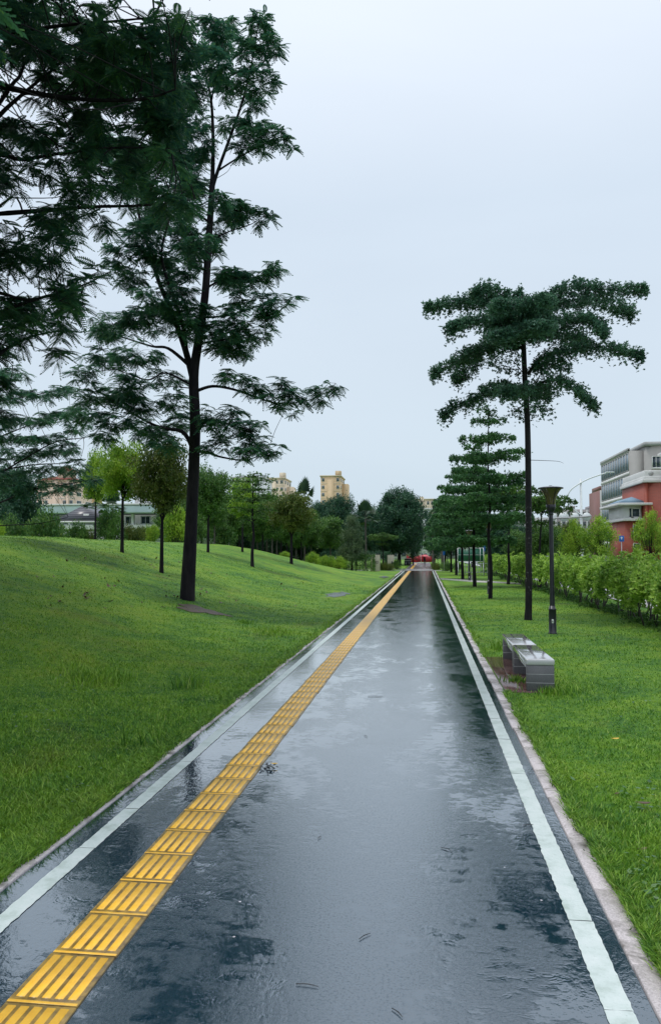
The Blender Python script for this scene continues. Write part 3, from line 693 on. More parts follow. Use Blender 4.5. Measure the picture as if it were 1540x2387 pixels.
# ------------------------------------------------------------------ tiered trees beside the path (right)
def tier_branch(cb, tb, g, pts, r0, wide, thick, ls, dens, droop=.25):
    q = smooth_path(pts, 6); tb.tube(q, np.linspace(r0, .006, len(q)), 6, False)
    L_ = np.linalg.norm(np.diff(q, axis=0), axis=1).sum(); n = int(dens * L_ * wide)
    t = g.uniform(.12, 1.03, n) ** .85; i = np.clip(t, 0, 1) * (len(q) - 1); k = np.minimum(i.astype(int), len(q) - 2); fr = (i - k)[:, None]
    c = q[k] * (1 - fr) + q[k + 1] * fr
    tan = q[-1] - q[0]; tan[2] = 0; tan /= np.linalg.norm(tan) + 1e-6; side = np.array([-tan[1], tan[0], 0])
    wmax = wide * np.sin(PI * np.clip(t * .86 + .1, 0, 1)) ** .7
    # leaves sit on side twigs, so they come in bunches with gaps between
    ns = max(5, int(L_ / .15)); ts = np.clip(np.linspace(.14, 1, ns) + g.normal(0, .25 / ns, ns), .1, 1); sgn = np.where(np.arange(ns) % 2, 1, -1); wl = g.uniform(.45, 1.1, ns)
    j = g.integers(0, ns, n); t = np.clip(ts[j] + g.normal(0, .022, n), 0.05, 1.0)
    i = np.clip(t, 0, 1) * (len(q) - 1); k = np.minimum(i.astype(int), len(q) - 2); fr = (i - k)[:, None]; c = q[k] * (1 - fr) + q[k + 1] * fr
    wmax = wide * np.sin(PI * np.clip(t * .86 + .1, 0, 1)) ** .7
    s = g.uniform(0, 1, n) ** .8 * sgn[j] * wl[j]
    pos = c + side * (s * wmax)[:, None] + tan * (np.abs(s) * wmax * .5 * g.uniform(.4, 1.2, n))[:, None] + g.normal(0, .045, (n, 3))
    pos[:, 2] += thick * (.35 * g.uniform(-1, 1, n)) - droop * np.abs(s) * wmax * .5 - np.where(g.uniform(0, 1, n) < .13, g.uniform(0, 1, n) * thick * .9, 0)
    for a in range(ns):
        ii = ts[a] * (len(q) - 1); kk = min(int(ii), len(q) - 2); c0 = q[kk] + (q[kk + 1] - q[kk]) * (ii - kk); w0 = wide * math.sin(PI * min(1, ts[a] * .86 + .1)) ** .7
        e = c0 + side * sgn[a] * wl[a] * w0 * .9 + tan * w0 * .4; e[2] -= droop * w0 * .3
        twig(tb, g, c0, e, min(.012, r0 * .4), .003, .05)
    d = g.normal(0, 1, (n, 3)); d[:, 2] *= .3
    up = np.array([0, 0, 1.]) + g.normal(0, .45, (n, 3))
    for a in range(3):
        put(cb, ROS[a], pos[a::3], d[a::3], up[a::3], g.uniform(.7, 1.25, n)[a::3] * ls)

g = np.random.default_rng(52)
base = on_ground(1230, 1445); Y0 = base[1]; s_ = Y0 / F_PX
T1 = empty('tiered_tree', base, 'tallest tiered tree with a bare lichen spotted trunk beside the near lamp', 'tree'); tb, cb = MB(), MB()
def Q(cx, cy, dy=0.0): return P3(947 + .385 * cx, 621 + .385 * cy, Y0 + dy) - base
tr = [np.array([0, 0, -.2]), np.array([0, 0, .0]), np.array([0, 0, .12])] + [P3(u, v, Y0) - base for u, v in [(1231, 1400), (1231, 1250), (1230, 1100), (1228, 980), (1222, 880), (1219, 800), (1217, 760), (1214, 720), (1214, 690)]]
tb.tube(smooth_path(tr, 4), np.interp(np.linspace(0, 1, (len(tr) - 1) * 4 + 1), [0, .1, .25, .7, 1], [.125, .115, .095, .07, .02]), 12)
BR = [([(735, 650), (790, 580), (880, 530), (1000, 500), (1150, 490), (1300, 510), (1420, 545)], .05, -.9, 1), ([(705, 500), (600, 450), (450, 500), (300, 580), (160, 650)], .05, .7, 1), ([(715, 760), (600, 715), (480, 770), (350, 830), (225, 900)], .04, .8, 1), ([(725, 760), (850, 690), (970, 710), (1060, 790), (1130, 840)], .04, -.7, 1),
 ([(700, 330), (500, 210), (300, 220), (120, 250)], .035, .9, 1), ([(700, 300), (850, 180), (1000, 120), (1200, 140), (1440, 135)], .035, -.8, .9), ([(700, 320), (900, 230), (1100, 200), (1250, 240), (1350, 290)], .03, .9, .8), ([(700, 370), (950, 330), (1100, 320), (1180, 410)], .03, -1.2, 1), ([(700, 320), (600, 190), (480, 130), (420, 160)], .03, -.6, 1),
 ([(700, 300), (690, 200), (680, 155)], .03, .2, 1), ([(700, 390), (500, 340), (350, 340), (265, 380)], .035, -1.2, 1), ([(702, 440), (520, 480), (400, 570), (310, 690)], .035, 1.5, 1), ([(704, 440), (850, 400), (1000, 420), (1080, 470)], .035, 1.3, 1), ([(690, 650), (620, 610), (540, 590)], .012, .3, .15), ([(700, 640), (640, 570), (600, 570), (560, 520)], .012, -.4, .25),
 ([(702, 420), (620, 400), (560, 420)], .03, -1.9, 1), ([(702, 420), (760, 370), (830, 360)], .03, -2.0, 1), ([(702, 400), (780, 340), (880, 330)], .03, 2.1, 1), ([(702, 400), (610, 330), (520, 300)], .03, 2.2, 1), ([(700, 340), (760, 240), (820, 200)], .03, -1.8, 1), ([(700, 340), (640, 260), (560, 230)], .03, -1.9, 1), ([(700, 330), (780, 220), (860, 190)], .03, 1.9, 1), ([(700, 330), (620, 230), (540, 200)], .03, 1.9, 1),
 ([(716, 770), (660, 740), (620, 760)], .03, -1.3, 1), ([(716, 770), (770, 740), (830, 790)], .03, 1.4, 1), ([(735, 640), (800, 600), (850, 590), (960, 620)], .02, .8, .5), ([(850, 515), (880, 480), (915, 445)], .008, .1, 0.05), ([(720, 900), (700, 860), (680, 900)], .012, .3, .4), ([(725, 830), (780, 850), (820, 880)], .012, -.3, .4)]
for pts, r0, dy, k in BR:
    n = len(pts); q = [Q(x, y, dy * i / (n - 1) * 1.3) for i, (x, y) in enumerate(pts)]
    tier_branch(cb, tb, g, q, r0, .62, .34, .053, 1100 * k, .3)
q = [P3(1231, 1072, Y0) - base, P3(1262, 1073, Y0 - .3) - base, P3(1300, 1075, Y0 - .5) - base, P3(1312, 1080, Y0 - .6) - base]; tb.tube(smooth_path(q, 4), np.linspace(.010, .003, 13), 5)
tb.build('trunk', M['bark_lichen'], T1, True); cb.build('crown', M['leaf_tier'], T1)

def tiered_proto(seed, H, r0, tiers, ls, dens, name, leaf, lean=.0):
    g = np.random.default_rng(seed); t = empty(name, (0, 0, 0), '', 'tree'); tb, cb = MB(), MB()
    pts = [[0, 0, -.25]] + [[lean * (z / H) ** 1.5 * H + g.normal(0, .03), g.normal(0, .03), z] for z in np.linspace(0, H, 7)]
    q = smooth_path(pts, 4); tb.tube(q, np.interp(q[:, 2], [-.3, 0, .4, H], [r0 * 1.25, r0 * 1.15, r0, .015]), 9)
    for z, Rr, nb, rise in tiers:
        a0 = g.uniform(0, 2 * PI); lx = np.interp(z, [0, H], [0, lean * H])
        for k in range(nb):
            a = a0 + 2 * PI * k / nb + g.normal(0, .18); rr = Rr * g.uniform(.8, 1.12)
            d = np.array([math.cos(a), math.sin(a), 0]); c = np.array([lx, 0, z + g.normal(0, .06)])
            p = [c, c + d * rr * .35 + [0, 0, rise * rr * .8], c + d * rr * .7 + [0, 0, rise * rr], c + d * rr + [0, 0, rise * rr * .7]]
            tier_branch(cb, tb, g, p, r0 * .28, rr * .40 + .1, .26, ls, dens, .25)
    tb.build('trunk', M['bark'], t, True); cb.build('crown', leaf, t)
    t['_h'] = H; t['_r'] = max(q[1] for q in tiers); return t
PROTO = {}
PROTO['tier_a'] = tiered_proto(61, 8.0, .10, [(3.3, 2.4, 6, .02), (4.1, 2.3, 6, .03), (5.0, 2.1, 6, .04), (5.9, 1.75, 5, .05), (6.7, 1.35, 5, .08), (7.4, .95, 4, .12), (7.85, .5, 4, .2)], .08, 250, 'tiered_tree', M['leaf_tier_far'])
PROTO['tier_b'] = tiered_proto(62, 8.0, .11, [(2.6, 2.6, 7, .03), (3.5, 2.6, 7, .03), (4.4, 2.3, 6, .05), (5.4, 2.0, 6, .05), (6.4, 1.5, 5, .07), (7.2, 1.1, 4, .1), (7.8, .6, 4, .2)], .105, 160, 'tiered_tree', M['leaf_tier_far'])
PROTO['flat'] = tiered_proto(63, 5.0, .11, [(3.6, 1.0, 4, .1), (4.2, 1.9, 6, .12), (4.6, 2.1, 7, .08), (4.9, 1.4, 6, .06)], .085, 130, 'flat_topped_tree', M['leaf_mid'], -.06)
PROTO['thin'] = tiered_proto(64, 6.0, .10, [(2.9, 1.0, 4, .25), (3.5, 1.5, 5, .2), (4.2, 1.6, 5, .15), (4.9, 1.4, 4, .1), (5.5, 1.3, 5, .05), (5.9, .9, 4, .05)], .095, 62, 'thin_tree', M['leaf_mid'])

def round_proto(seed, H, clear, Rr, r0, nclump, per, ls, name, leaf, shape='round', bark='bark', lean=0, forks=5, cr=.42):
    """tapered trunk that forks into limbs, each limb ending in leaf clumps spread through the crown's volume"""
    g = np.random.default_rng(seed); t = empty(name, (0, 0, 0), '', 'tree'); tb, cb = MB(), MB()
    Hc = H - clear; cz = clear + Hc * .5
    pts = [[0, 0, -.3], [0, 0, 0], [lean * .4, 0, clear * .6], [lean, 0, clear], [lean, 0, clear + Hc * .5]]
    q = smooth_path(pts, 4); tb.tube(q, np.interp(q[:, 2], [-.3, 0, .3, clear, H], [r0 * 1.3, r0 * 1.15, r0, r0 * .7, r0 * .15]), 9)
    C = []
    for i in range(nclump):
        for _ in range(60):
            b = in_ball(g, 1, 3.5)[0]
            if shape == 'cone':
                z = g.uniform(0, 1) ** 1.3; a = g.uniform(0, 2 * PI); rad = (1 - z) ** .8 * g.uniform(.5, .9); b = np.array([rad * math.cos(a), rad * math.sin(a), z * 2 - 1])
            if shape == 'dome' and b[2] < -.2: continue
            c = np.array([lean + b[0] * Rr * .82, b[1] * Rr * .82, cz + b[2] * Hc * .44])
            if all(np.linalg.norm((c - o) / np.array([Rr, Rr, Hc * .5])) > .26 for o in C): break
        C.append(c)
    for i, c in enumerate(C):
        if i < forks * 3:
            a = np.array([lean, 0, clear + g.uniform(-.1, .35) * Hc * .5]); twig(tb, g, a, c, r0 * .35, .012, .12)
        rr = Rr * cr * g.uniform(.7, 1.2)
        n = int(per * g.uniform(.8, 1.2)); b = in_ball(g, n, 2.4); pos = c + b * [rr, rr, rr * (.62 if shape != 'cone' else .5) * min(1.3, Hc / (2 * Rr) + .25)]
        d = b + g.normal(0, .5, (n, 3)); up = np.array([0, 0, 1.]) + g.normal(0, .5, (n, 3))
        for k in range(3): put(cb, SPR[k], pos[k::3], d[k::3], up[k::3], g.uniform(.7, 1.3, n)[k::3] * ls)
    tb.build('trunk', M[bark], t, True); cb.build('crown', leaf, t)
    t['_h'] = H; t['_r'] = Rr; return t
PROTO['lime'] = round_proto(71, 5.2, 2.3, 1.7, .12, 30, 70, .19, 'round_tree', M['leaf_bright'], 'round', 'bark')
PROTO['olive'] = round_proto(72, 5.6, 2.2, 1.9, .13, 34, 78, .20, 'round_tree', M['leaf_yellow'], 'round', 'bark')
PROTO['green'] = round_proto(73, 6.0, 2.4, 2.0, .12, 34, 80, .20, 'round_tree', M['leaf_mid'], 'round', 'bark')
PROTO['dark'] = round_proto(74, 8.0, 1.0, 2.8, .16, 46, 110, .27, 'dense_tree', M['leaf_dark'], 'round', 'bark')
PROTO['giant'] = round_proto(75, 10.0, 1.6, 4.5, .32, 72, 95, .34, 'spreading_tree', M['leaf_dark'], 'round', 'bark', forks=8, cr=.27)
PROTO['cone'] = round_proto(76, 6.0, 1.1, 2.1, .13, 44, 60, .15, 'conical_tree', M['leaf_pale'], 'cone', 'bark', cr=.34)
PROTO['slim'] = round_proto(77, 6.5, 2.4, 1.5, .09, 28, 75, .20, 'slim_tree', M['leaf_mid'], 'round', 'bark_grey')
PROTO['bright'] = round_proto(78, 4.0, 1.3, 1.5, .10, 19, 60, .15, 'bright_tree', M['leaf_bright'], 'round', 'bark', forks=7, cr=.33)
def shrub_proto(seed, leaf, name='shrub', n=16, per=62, ls=.10):
    g = np.random.default_rng(seed); t = empty(name, (0, 0, 0), '', 'shrub'); tb, cb = MB(), MB()
    for i in range(n):
        b = in_ball(g, 1, 3)[0]; b[2] = abs(b[2]); c = np.array([b[0] * .75, b[1] * .75, .18 + b[2] * .6])
        twig(tb, g, np.array([b[0] * .12, b[1] * .12, -.05]), c, .018, .005)
        m_ = int(per * g.uniform(.8, 1.2)); q = in_ball(g, m_, 2.4); pos = c + q * [.36, .36, .24]; pos[:, 2] = np.maximum(pos[:, 2], .02)
        d = q + g.normal(0, .5, (m_, 3)); up = np.array([0, 0, 1.]) + g.normal(0, .5, (m_, 3))
        for k in range(3): put(cb, SPR[k], pos[k::3], d[k::3], up[k::3], g.uniform(.7, 1.3, m_)[k::3] * ls)
    tb.build('stems', M['stem'], t, True); cb.build('foliage', leaf, t); t['_h'] = 1.0; t['_r'] = 1.0; return t
PROTO['bush_g'] = shrub_proto(81, M['leaf_mid']); PROTO['bush_l'] = shrub_proto(82, M['leaf_bright']); PROTO['bush_y'] = shrub_proto(83, M['leaf_yellow'])
def palm_proto(seed, H, fan=True, leaf=M['leaf_palm'], Rl=1.9):
    g = np.random.default_rng(seed); t = empty('palm_tree', (0, 0, 0), '', 'palm tree'); tb, cb = MB(), MB()
    q = smooth_path([[0, 0, -.3], [0, 0, 0], [.05, 0, H * .5], [0, .05, H]], 5); tb.tube(q, np.linspace(.2, .15, len(q)), 10)
    nl = 13 if fan else 20
    for i in range(nl):
        a = i * 2.4 + g.normal(0, .2); el = g.uniform(-.3, .9) if i > 4 else g.uniform(.8, 1.4)
        d = np.array([math.cos(a) * math.cos(el), math.sin(a) * math.cos(el), math.sin(el)]); o = np.array([0, 0, H - .1])
        pet = Rl * (.45 if fan else .15); e = o + d * pet; tb.tube([o, o + d * pet * .5 + [0, 0, .03], e], [.03, .02, .014], 5)
        s = np.cross(d, [0, 0, 1.]); s /= np.linalg.norm(s); u = np.cross(s, d)
        if fan:
            for k in np.linspace(-1.25, 1.25, 15):
                dd = d * math.cos(k) + s * math.sin(k) - np.array([0, 0, .18 * abs(k)]); l = Rl * .62 * (1 - .18 * abs(k)); w_ = np.cross(dd, u) * .055 * Rl
                tip = e + dd * l - np.array([0, 0, .10 * l]); md = e + dd * l * .6
                cb.add([e - w_ * .1, md - w_, md + w_, e + w_ * .1], [(0, 1, 2, 3)]); cb.add([md - w_, tip, md + w_], [(0, 1, 2)])
        else:
            n = 22; tt = np.linspace(.05, 1, n)
            for x_ in tt:
                c = o + d * x_ * Rl - np.array([0, 0, .55 * Rl * x_ ** 2])
                for sg in (-1, 1):
                    l = .55 * Rl * math.sin(PI * (x_ * .8 + .15)) * .6; dd = s * sg * .8 + d * .5 - np.array([0, 0, .5]); dd = dd * l
                    w_ = d * .03 * Rl; cb.add([c - w_ * .3, c + dd * .5 - w_, c + dd, c + dd * .5 + w_], [(0, 1, 2, 3)])
    tb.build('trunk', M['bark_grey'], t, True); cb.build('crown', leaf, t); t['_h'] = H + Rl * .7; t['_r'] = Rl; return t
PROTO['palm'] = palm_proto(91, 6.0, Rl=2.7); PROTO['feather_palm'] = palm_proto(92, 5.0, False)
USED = set()
def grow(kind, u, vb, vt, hw, label, Yd=None, group=None, rz=None, name=None, cat=None):
    """stand a tree on the ground below photo column u: foot either at row vb or at distance Yd, top at row vt, half-width hw"""
    pr = PROTO[kind]
    if Yd is None: b = on_ground(u, vb)
    else:
        b = at_y(u, 1288, Yd); b = np.array([b[0], b[1], float(ground_z(b[0], b[1]))])
    o = pr if kind not in USED else copy_tree(pr); USED.add(kind)
    H = H_EYE + (1288 - vt) / F_PX * b[1] - b[2]; r = hw / F_PX * b[1]
    o.location = [float(x) for x in b]; o.scale = (r / pr['_r'], r / pr['_r'], H / pr['_h']); o.rotation_euler = (0, 0, rz if rz is not None else random.uniform(0, 6.28))
    tag(o, label, cat or pr['category'], group)
    if group is None and 'group' in o: del o['group']
    return o

# ------------------------------------------------------------------ trees placed round the park
G_LAWN = 'young trees planted across the left lawn'
grow('lime', 285, 1287, 1012, 62, 'light green tree with a short fork on the mound, left of the dark crowned one', group=None)
grow('olive', 377, 1335, 1020, 72, 'dark yellow tinged tree close behind the big feathery trunk, on its left')
grow('green', 485, 1287, 1075, 56, 'green tree rising just right of the big feathery trunk')
grow('thin', 589, 1321, 1100, 66, 'sparse thin tree with layered sprigs in the middle of the left lawn')
grow('olive', 679, 1314, 1148, 56, 'olive green young tree between the sparse thin tree and the little yellow one')
grow('flat', 737, 1303, 1196, 42, 'small yellow green flat topped tree by the low bushes')
grow('lime', 565, 1286, 1110, 38, 'light green tree half hidden behind the sparse thin tree')
grow('lime', 222, None, 1038, 36, 'slender pale green tree left of the forked one, behind the mound', Yd=46)
grow('cone', 820, None, 1195, 44, 'pale green conical tree by the clipped hedge block', Yd=75)
grow('giant', 930, None, 1138, 66, 'broad dark spreading tree towering over the bin beside the path', Yd=112, rz=1.0)
grow('giant', 905, None, 1160, 50, 'dark spreading tree behind the conical tree', Yd=128, rz=2.2)
grow('dark', 790, None, 1152, 44, 'dense dark tree left of the conical tree', Yd=96)
grow('dark', 748, None, 1166, 40, 'dense dark tree under the tan tower, between the two palms', Yd=100)
grow('flat', 893, None, 1246, 38, 'low flat topped green tree behind the clipped hedge block', Yd=86)
grow('dark', 962, None, 1196, 26, 'dark tree behind the litter bin with its crown low to the ground', Yd=120)
grow('dark', 1012, None, 1196, 26, 'dark tree right of the red umbrella behind the white marker post', Yd=122)
grow('dark', 900, None, 1200, 40, 'dark tree behind the round green shrub left of the bin', Yd=118)
grow('dark', 850, None, 1180, 40, 'dense dark tree behind the drooping palm', Yd=108)
grow('palm', 709, None, 1122, 34, 'fan palm rising above the grove in front of the tan tower', Yd=92)
grow('palm', 852, None, 1172, 38, 'drooping fan palm above the conical tree', Yd=90)
grow('palm', 222, None, 1136, 40, 'fan palm in front of the grey hipped roof', Yd=52, rz=.6)
grow('palm', 262, None, 1142, 36, 'fan palm just right of the grey hipped roof', Yd=58, rz=2.6)
GG = 'slim trees of the shaded grove behind the left lawn'
for i, (u, vt, hw, Yd, k) in enumerate([(455, 1120, 44, 62, 'slim'), (512, 1140, 42, 70, 'slim'), (545, 1150, 44, 80, 'green'), (600, 1160, 40, 74, 'slim'), (622, 1140, 42, 84, 'slim'), (634, 1170, 36, 66, 'slim'), (655, 1150, 46, 90, 'green'), (690, 1190, 36, 78, 'slim'), (712, 1180, 40, 96, 'green'), (770, 1200, 40, 84, 'slim'), (430, 1150, 44, 76, 'green'), (400, 1170, 42, 70, 'slim'), (575, 1190, 44, 95, 'dark'), (500, 1180, 50, 92, 'dark'), (650, 1200, 44, 100, 'dark'), (700, 1205, 46, 104, 'dark'), (610, 1195, 44, 102, 'dark'), (540, 1195, 44, 98, 'dark'), (465, 1190, 46, 88, 'dark'), (425, 1200, 46, 84, 'dark'), (590, 1185, 40, 106, 'dark'), (745, 1200, 44, 108, 'dark'), (830, 1205, 44, 112, 'dark'), (675, 1175, 44, 108, 'dark'), (625, 1180, 40, 108, 'dark'), (470, 1150, 38, 60, 'green'), (530, 1165, 36, 64, 'slim'), (558, 1160, 36, 68, 'green'), (612, 1150, 34, 66, 'green'), (645, 1165, 36, 70, 'slim'), (668, 1180, 38, 72, 'green'), (702, 1170, 34, 76, 'green'), (725, 1185, 34, 80, 'slim'), (500, 1150, 34, 58, 'slim')]):
    grow(k, u, None, vt, hw, 'one of the slim trees massed in the shady grove behind the left lawn', Yd=Yd, group=GG, name=None)
grow('dark', 22, None, 1066, 76, 'dense dark tree filling the gap at the left edge, beside the pink apartment block', Yd=48)
grow('dark', -45, None, 1120, 80, 'dense dark tree cut off by the left edge of the view', Yd=44)
for a in [('bush_g', 108, 1172, 62, 44, 'large rounded green shrub below the pink apartment block'), ('bush_g', 20, 1190, 52, 40, 'rounded green shrub at the far left edge of the mound'), ('bush_l', -8, 1205, 34, 38, 'yellow green shrub cut off by the left edge'), ('bush_g', 182, 1205, 36, 47, 'low green shrub under the grey hipped roof'), ('bush_y', 208, 1208, 26, 48, 'olive shrub right of the low green shrub under the hipped roof'),
          ('bush_g', 258, 1168, 44, 47, 'tall bluish green shrub right of the slender pale tree'), ('bush_y', 318, 1200, 34, 48, 'yellow green shrub in front of the low white building'), ('bush_l', 352, 1215, 26, 50, 'small bright shrub beside the yellow green one at the white building'), ('bush_l', 408, 1162, 48, 52, 'tall bright shrub behind the dark yellow tinged tree'), ('bush_g', 455, 1195, 36, 56, 'green shrub right behind the big feathery trunk'),
          ('bush_g', 515, 1200, 44, 62, 'green shrub at the foot of the grove by the thin trees'), ('bush_g', 60, 1215, 44, 45, 'dark green shrub left of the large rounded one')]:
    k, u, vt, hw, Yd, lab = a; grow(k, u, None, vt, hw, lab, Yd=Yd)
for a in [('bush_l', 663, 1283, 17, 62, 'small bright bush on the lawn edge left of the others'), ('bush_l', 727, 1283, 24, 68, 'bright rounded bush at the foot of the small yellow green tree'), ('bush_l', 762, 1291, 24, 71, 'low bright bush, left one of the pair before the hedge block'), ('bush_l', 790, 1293, 22, 72, 'low bright bush touching the hedge block'),
          ('bush_y', 890, 1303, 12, 80, 'yellowish shrub right of the taller stone block'), ('bush_y', 906, 1303, 16, 80, 'rusty yellow shrub in front of the smaller stone block'), ('bush_g', 924, 1301, 12, 86, 'round green shrub between the smaller stone block and the bin'), ('bush_y', 1016, 1303, 14, 84, 'reddish green shrub right of the path by the blue post sign'), ('bush_g', 1040, 1306, 20, 80, 'green shrub behind the blue post sign'), ('bush_g', 1064, 1308, 14, 82, 'green shrub left of the green notice board')]:
    k, u, vt, hw, Yd, lab = a; grow(k, u, None, vt, hw, lab, Yd=Yd)
# right side of the path
grow('tier_a', 1142, 1395, 958, 108, 'tiered tree with many flat layers, second from the bench', rz=.3)
grow('tier_b', 1104, 1367, 1040, 98, 'tiered tree behind the second lamp, third along the right lawn', rz=1.4)
grow('tier_b', 1076, 1350, 1090, 80, 'tiered tree left of the third lamp, fourth along the right lawn', rz=2.5)
grow('tier_b', 1062, 1340, 1120, 66, 'tiered tree by the small stone stump, fifth along the right lawn', rz=3.2)
grow('tier_b', 1050, None, 1160, 56, 'tiered tree beyond the side path, last before the big dark trunk', Yd=74)
grow('giant', 1036, None, 1165, 46, 'dark tree with the thick trunk beside the white capped lamp', Yd=104, rz=.5)
grow('giant', 1100, None, 1180, 60, 'dark spreading tree behind the green notice board', Yd=100, rz=4)
grow('dark', 1160, None, 1200, 56, 'dense dark tree behind the hedge, left of the tall tiered trunk', Yd=84)
grow('dark', 1215, None, 1225, 44, 'dense dark tree behind the hedge between the tall trunk and the flat topped tree', Yd=88)
grow('feather_palm', 1030, None, 1140, 34, 'feathery palm above the dark trees right of the path', Yd=88, rz=1)
grow('feather_palm', 1008, None, 1200, 24, 'small feathery palm leaning toward the path', Yd=96, rz=2)
grow('flat', 1183, None, 1140, 68, 'leaning tree with broad layered top behind the hedge', Yd=46, rz=PI)
grow('flat', 1255, None, 1163, 74, 'slender flat topped tree behind the hedge, left of the near lamp', Yd=39, rz=PI)
grow('bright', 1512, None, 1196, 40, 'bright yellow green tree in front of the red brick building', Yd=33, rz=0)
grow('bright', 1398, None, 1206, 44, 'bright yellow green tree left of the red brick building', Yd=37, rz=2)
grow('bright', 1342, None, 1212, 36, 'bright slender tree at the foot of the tall street light', Yd=38, rz=4)
grow('olive', 1318, None, 1224, 40, 'darker green tree left of the tall street light', Yd=48)
grow('green', 1270, None, 1214, 44, 'green tree between the near lamp and the flat topped tree', Yd=44)
grow('green', 1215, None, 1235, 40, 'green tree behind the hedge right of the leaning tree', Yd=58)
for k, pr in PROTO.items():
    if k not in USED:
        for c in list(pr.children): bpy.data.objects.remove(c)
        bpy.data.objects.remove(pr)

# ------------------------------------------------------------------ hedge along the right lawn
g = np.random.default_rng(101); hb = MB(); HX = 5.95
hedge = empty('hedge', (HX, 40, 0), 'long leafy green hedge on bare dark stems along the right lawn', 'hedge')
def hz(y, x): return 1.38 + .16 * math.sin(y * .9) + .1 * math.sin(y * 2.3 + x)
n = 19000; u = g.uniform(0, 1, n); y = 1 / (1 / 13.0 + u * (1 / 76.0 - 1 / 13.0)); sz = .045 + .0011 * y
x = HX + g.uniform(-.68, .68, n); top = np.array([hz(a, b) for a, b in zip(y, x)]); low = .56 + .16 * np.sin(y * 1.7) + .1 * np.sin(y * 4.1)
t = g.uniform(0, 1, n) ** .75; z = low + (top - low) * t
face = g.uniform(0, 1, n); k = face < .45; x = np.where(k, HX - .62 - .12 * np.sin(PI * t) + g.normal(0, .07, n) + .08 * np.sin(y * 3.1), x); k2 = (face > .45) & (face < .75); z = np.where(k2, top + g.normal(0, .07, n), z)
pos = np.stack([x - HX, y - 40, z], 1); d = g.normal(0, .6, (n, 3)) + np.array([-.4, -.2, .1]); up = np.array([-.35, -.2, .9]) + g.normal(0, .4, (n, 3))
for a in range(3): put(hb, ROS[a], pos[a::3], d[a::3], up[a::3], (g.uniform(.7, 1.35, n) * sz)[a::3] * 1.1)
# upright shoots on top
n = 900; u = g.uniform(0, 1, n); y = 1 / (1 / 13.0 + u * (1 / 60.0 - 1 / 13.0)); x = HX + g.uniform(-.6, .6, n)
pos = np.stack([x - HX, y - 40, np.array([hz(a, b) for a, b in zip(y, x)]) + g.uniform(.05, .28, n)], 1)
put(hb, ROS[1], pos, g.normal(0, .6, (n, 3)), np.array([0, 0, 1.]) + g.normal(0, .4, (n, 3)), .06 + .001 * y)
hb.build('foliage', M['leaf_hedge'], hedge)
stems = []
for kx in range(4):
    mb = MB()
    for j in range(g.integers(2, 4)):
        a0 = np.array([g.normal(0, .07), g.normal(0, .07), -.05]); a1 = a0 + [g.normal(0, .1), g.normal(0, .1), .45]; a2 = a1 + [g.normal(0, .16), g.normal(0, .16), .55]
        mb.tube(smooth_path([a0, a1, a2], 4), np.linspace(.026, .012, 9), 6)
        for q in range(2):
            b = a1 + (a2 - a1) * g.uniform(0, .5); mb.tube([b, b + [g.normal(0, .18), g.normal(0, .18), .35]], [.012, .006], 5)
    stems.append(mb.mesh('stem', M['stem'], True))
y = 13.6; k = 0
while y < 74 and k < 90:
    o = bpy.data.objects.new('stem', stems[k % 4]); COL.objects.link(o); o.parent = hedge
    o.location = (g.uniform(-.42, .2), y - 40, 0); o.rotation_euler = (0, 0, g.uniform(0, 6.28)); y += g.uniform(.3, .7) * (1 + y / 60); k += 1
# pale wild flowers poking from the hedge top at the right
fb = MB()
for _ in range(26):
    yy = g.uniform(14, 24); xx = g.uniform(-.5, .5); c = np.array([xx, yy - 40, hz(yy, xx + HX) + g.uniform(.05, .3)])
    for q in range(5):
        a = q * 2 * PI / 5; d = np.array([math.cos(a), math.sin(a), .35]) * .035; s = np.array([-math.sin(a), math.cos(a), 0]) * .014
        fb.add(leaf_quad(c, d, s), [(0, 1, 2, 3)])
M['petal'] = mat('petal', (.75, .75, .68), (.8, .78, .6), 5, .5)
o = fb.build('flowers', M['petal'], hedge); o['kind'] = 'stuff'; o['label'] = 'white and cream flowers along the hedge top'
# rough growth at the hedge foot
wb2 = MB(); n = 5200; u = g.uniform(0, 1, n); y = 1 / (1 / 12.5 + u * (1 / 75.0 - 1 / 12.5)); x = 5.45 + .12 * np.sin(y * 2) + g.normal(0, .2, n) + .35
pos = np.stack([x, y, ground_z(x, y) + g.uniform(.02, .2, n) * g.uniform(.3, 1, n)], 1)
put(wb2, ROS[0], pos, g.normal(0, 1, (n, 3)), np.array([0, 0, 1.]) + g.normal(0, .5, (n, 3)), (.03 + .0012 * y) * g.uniform(.6, 1.3, n))
tag(wb2.build('undergrowth', M['leaf_mid']), 'low dark undergrowth along the foot of the hedge', 'undergrowth', kind='stuff')

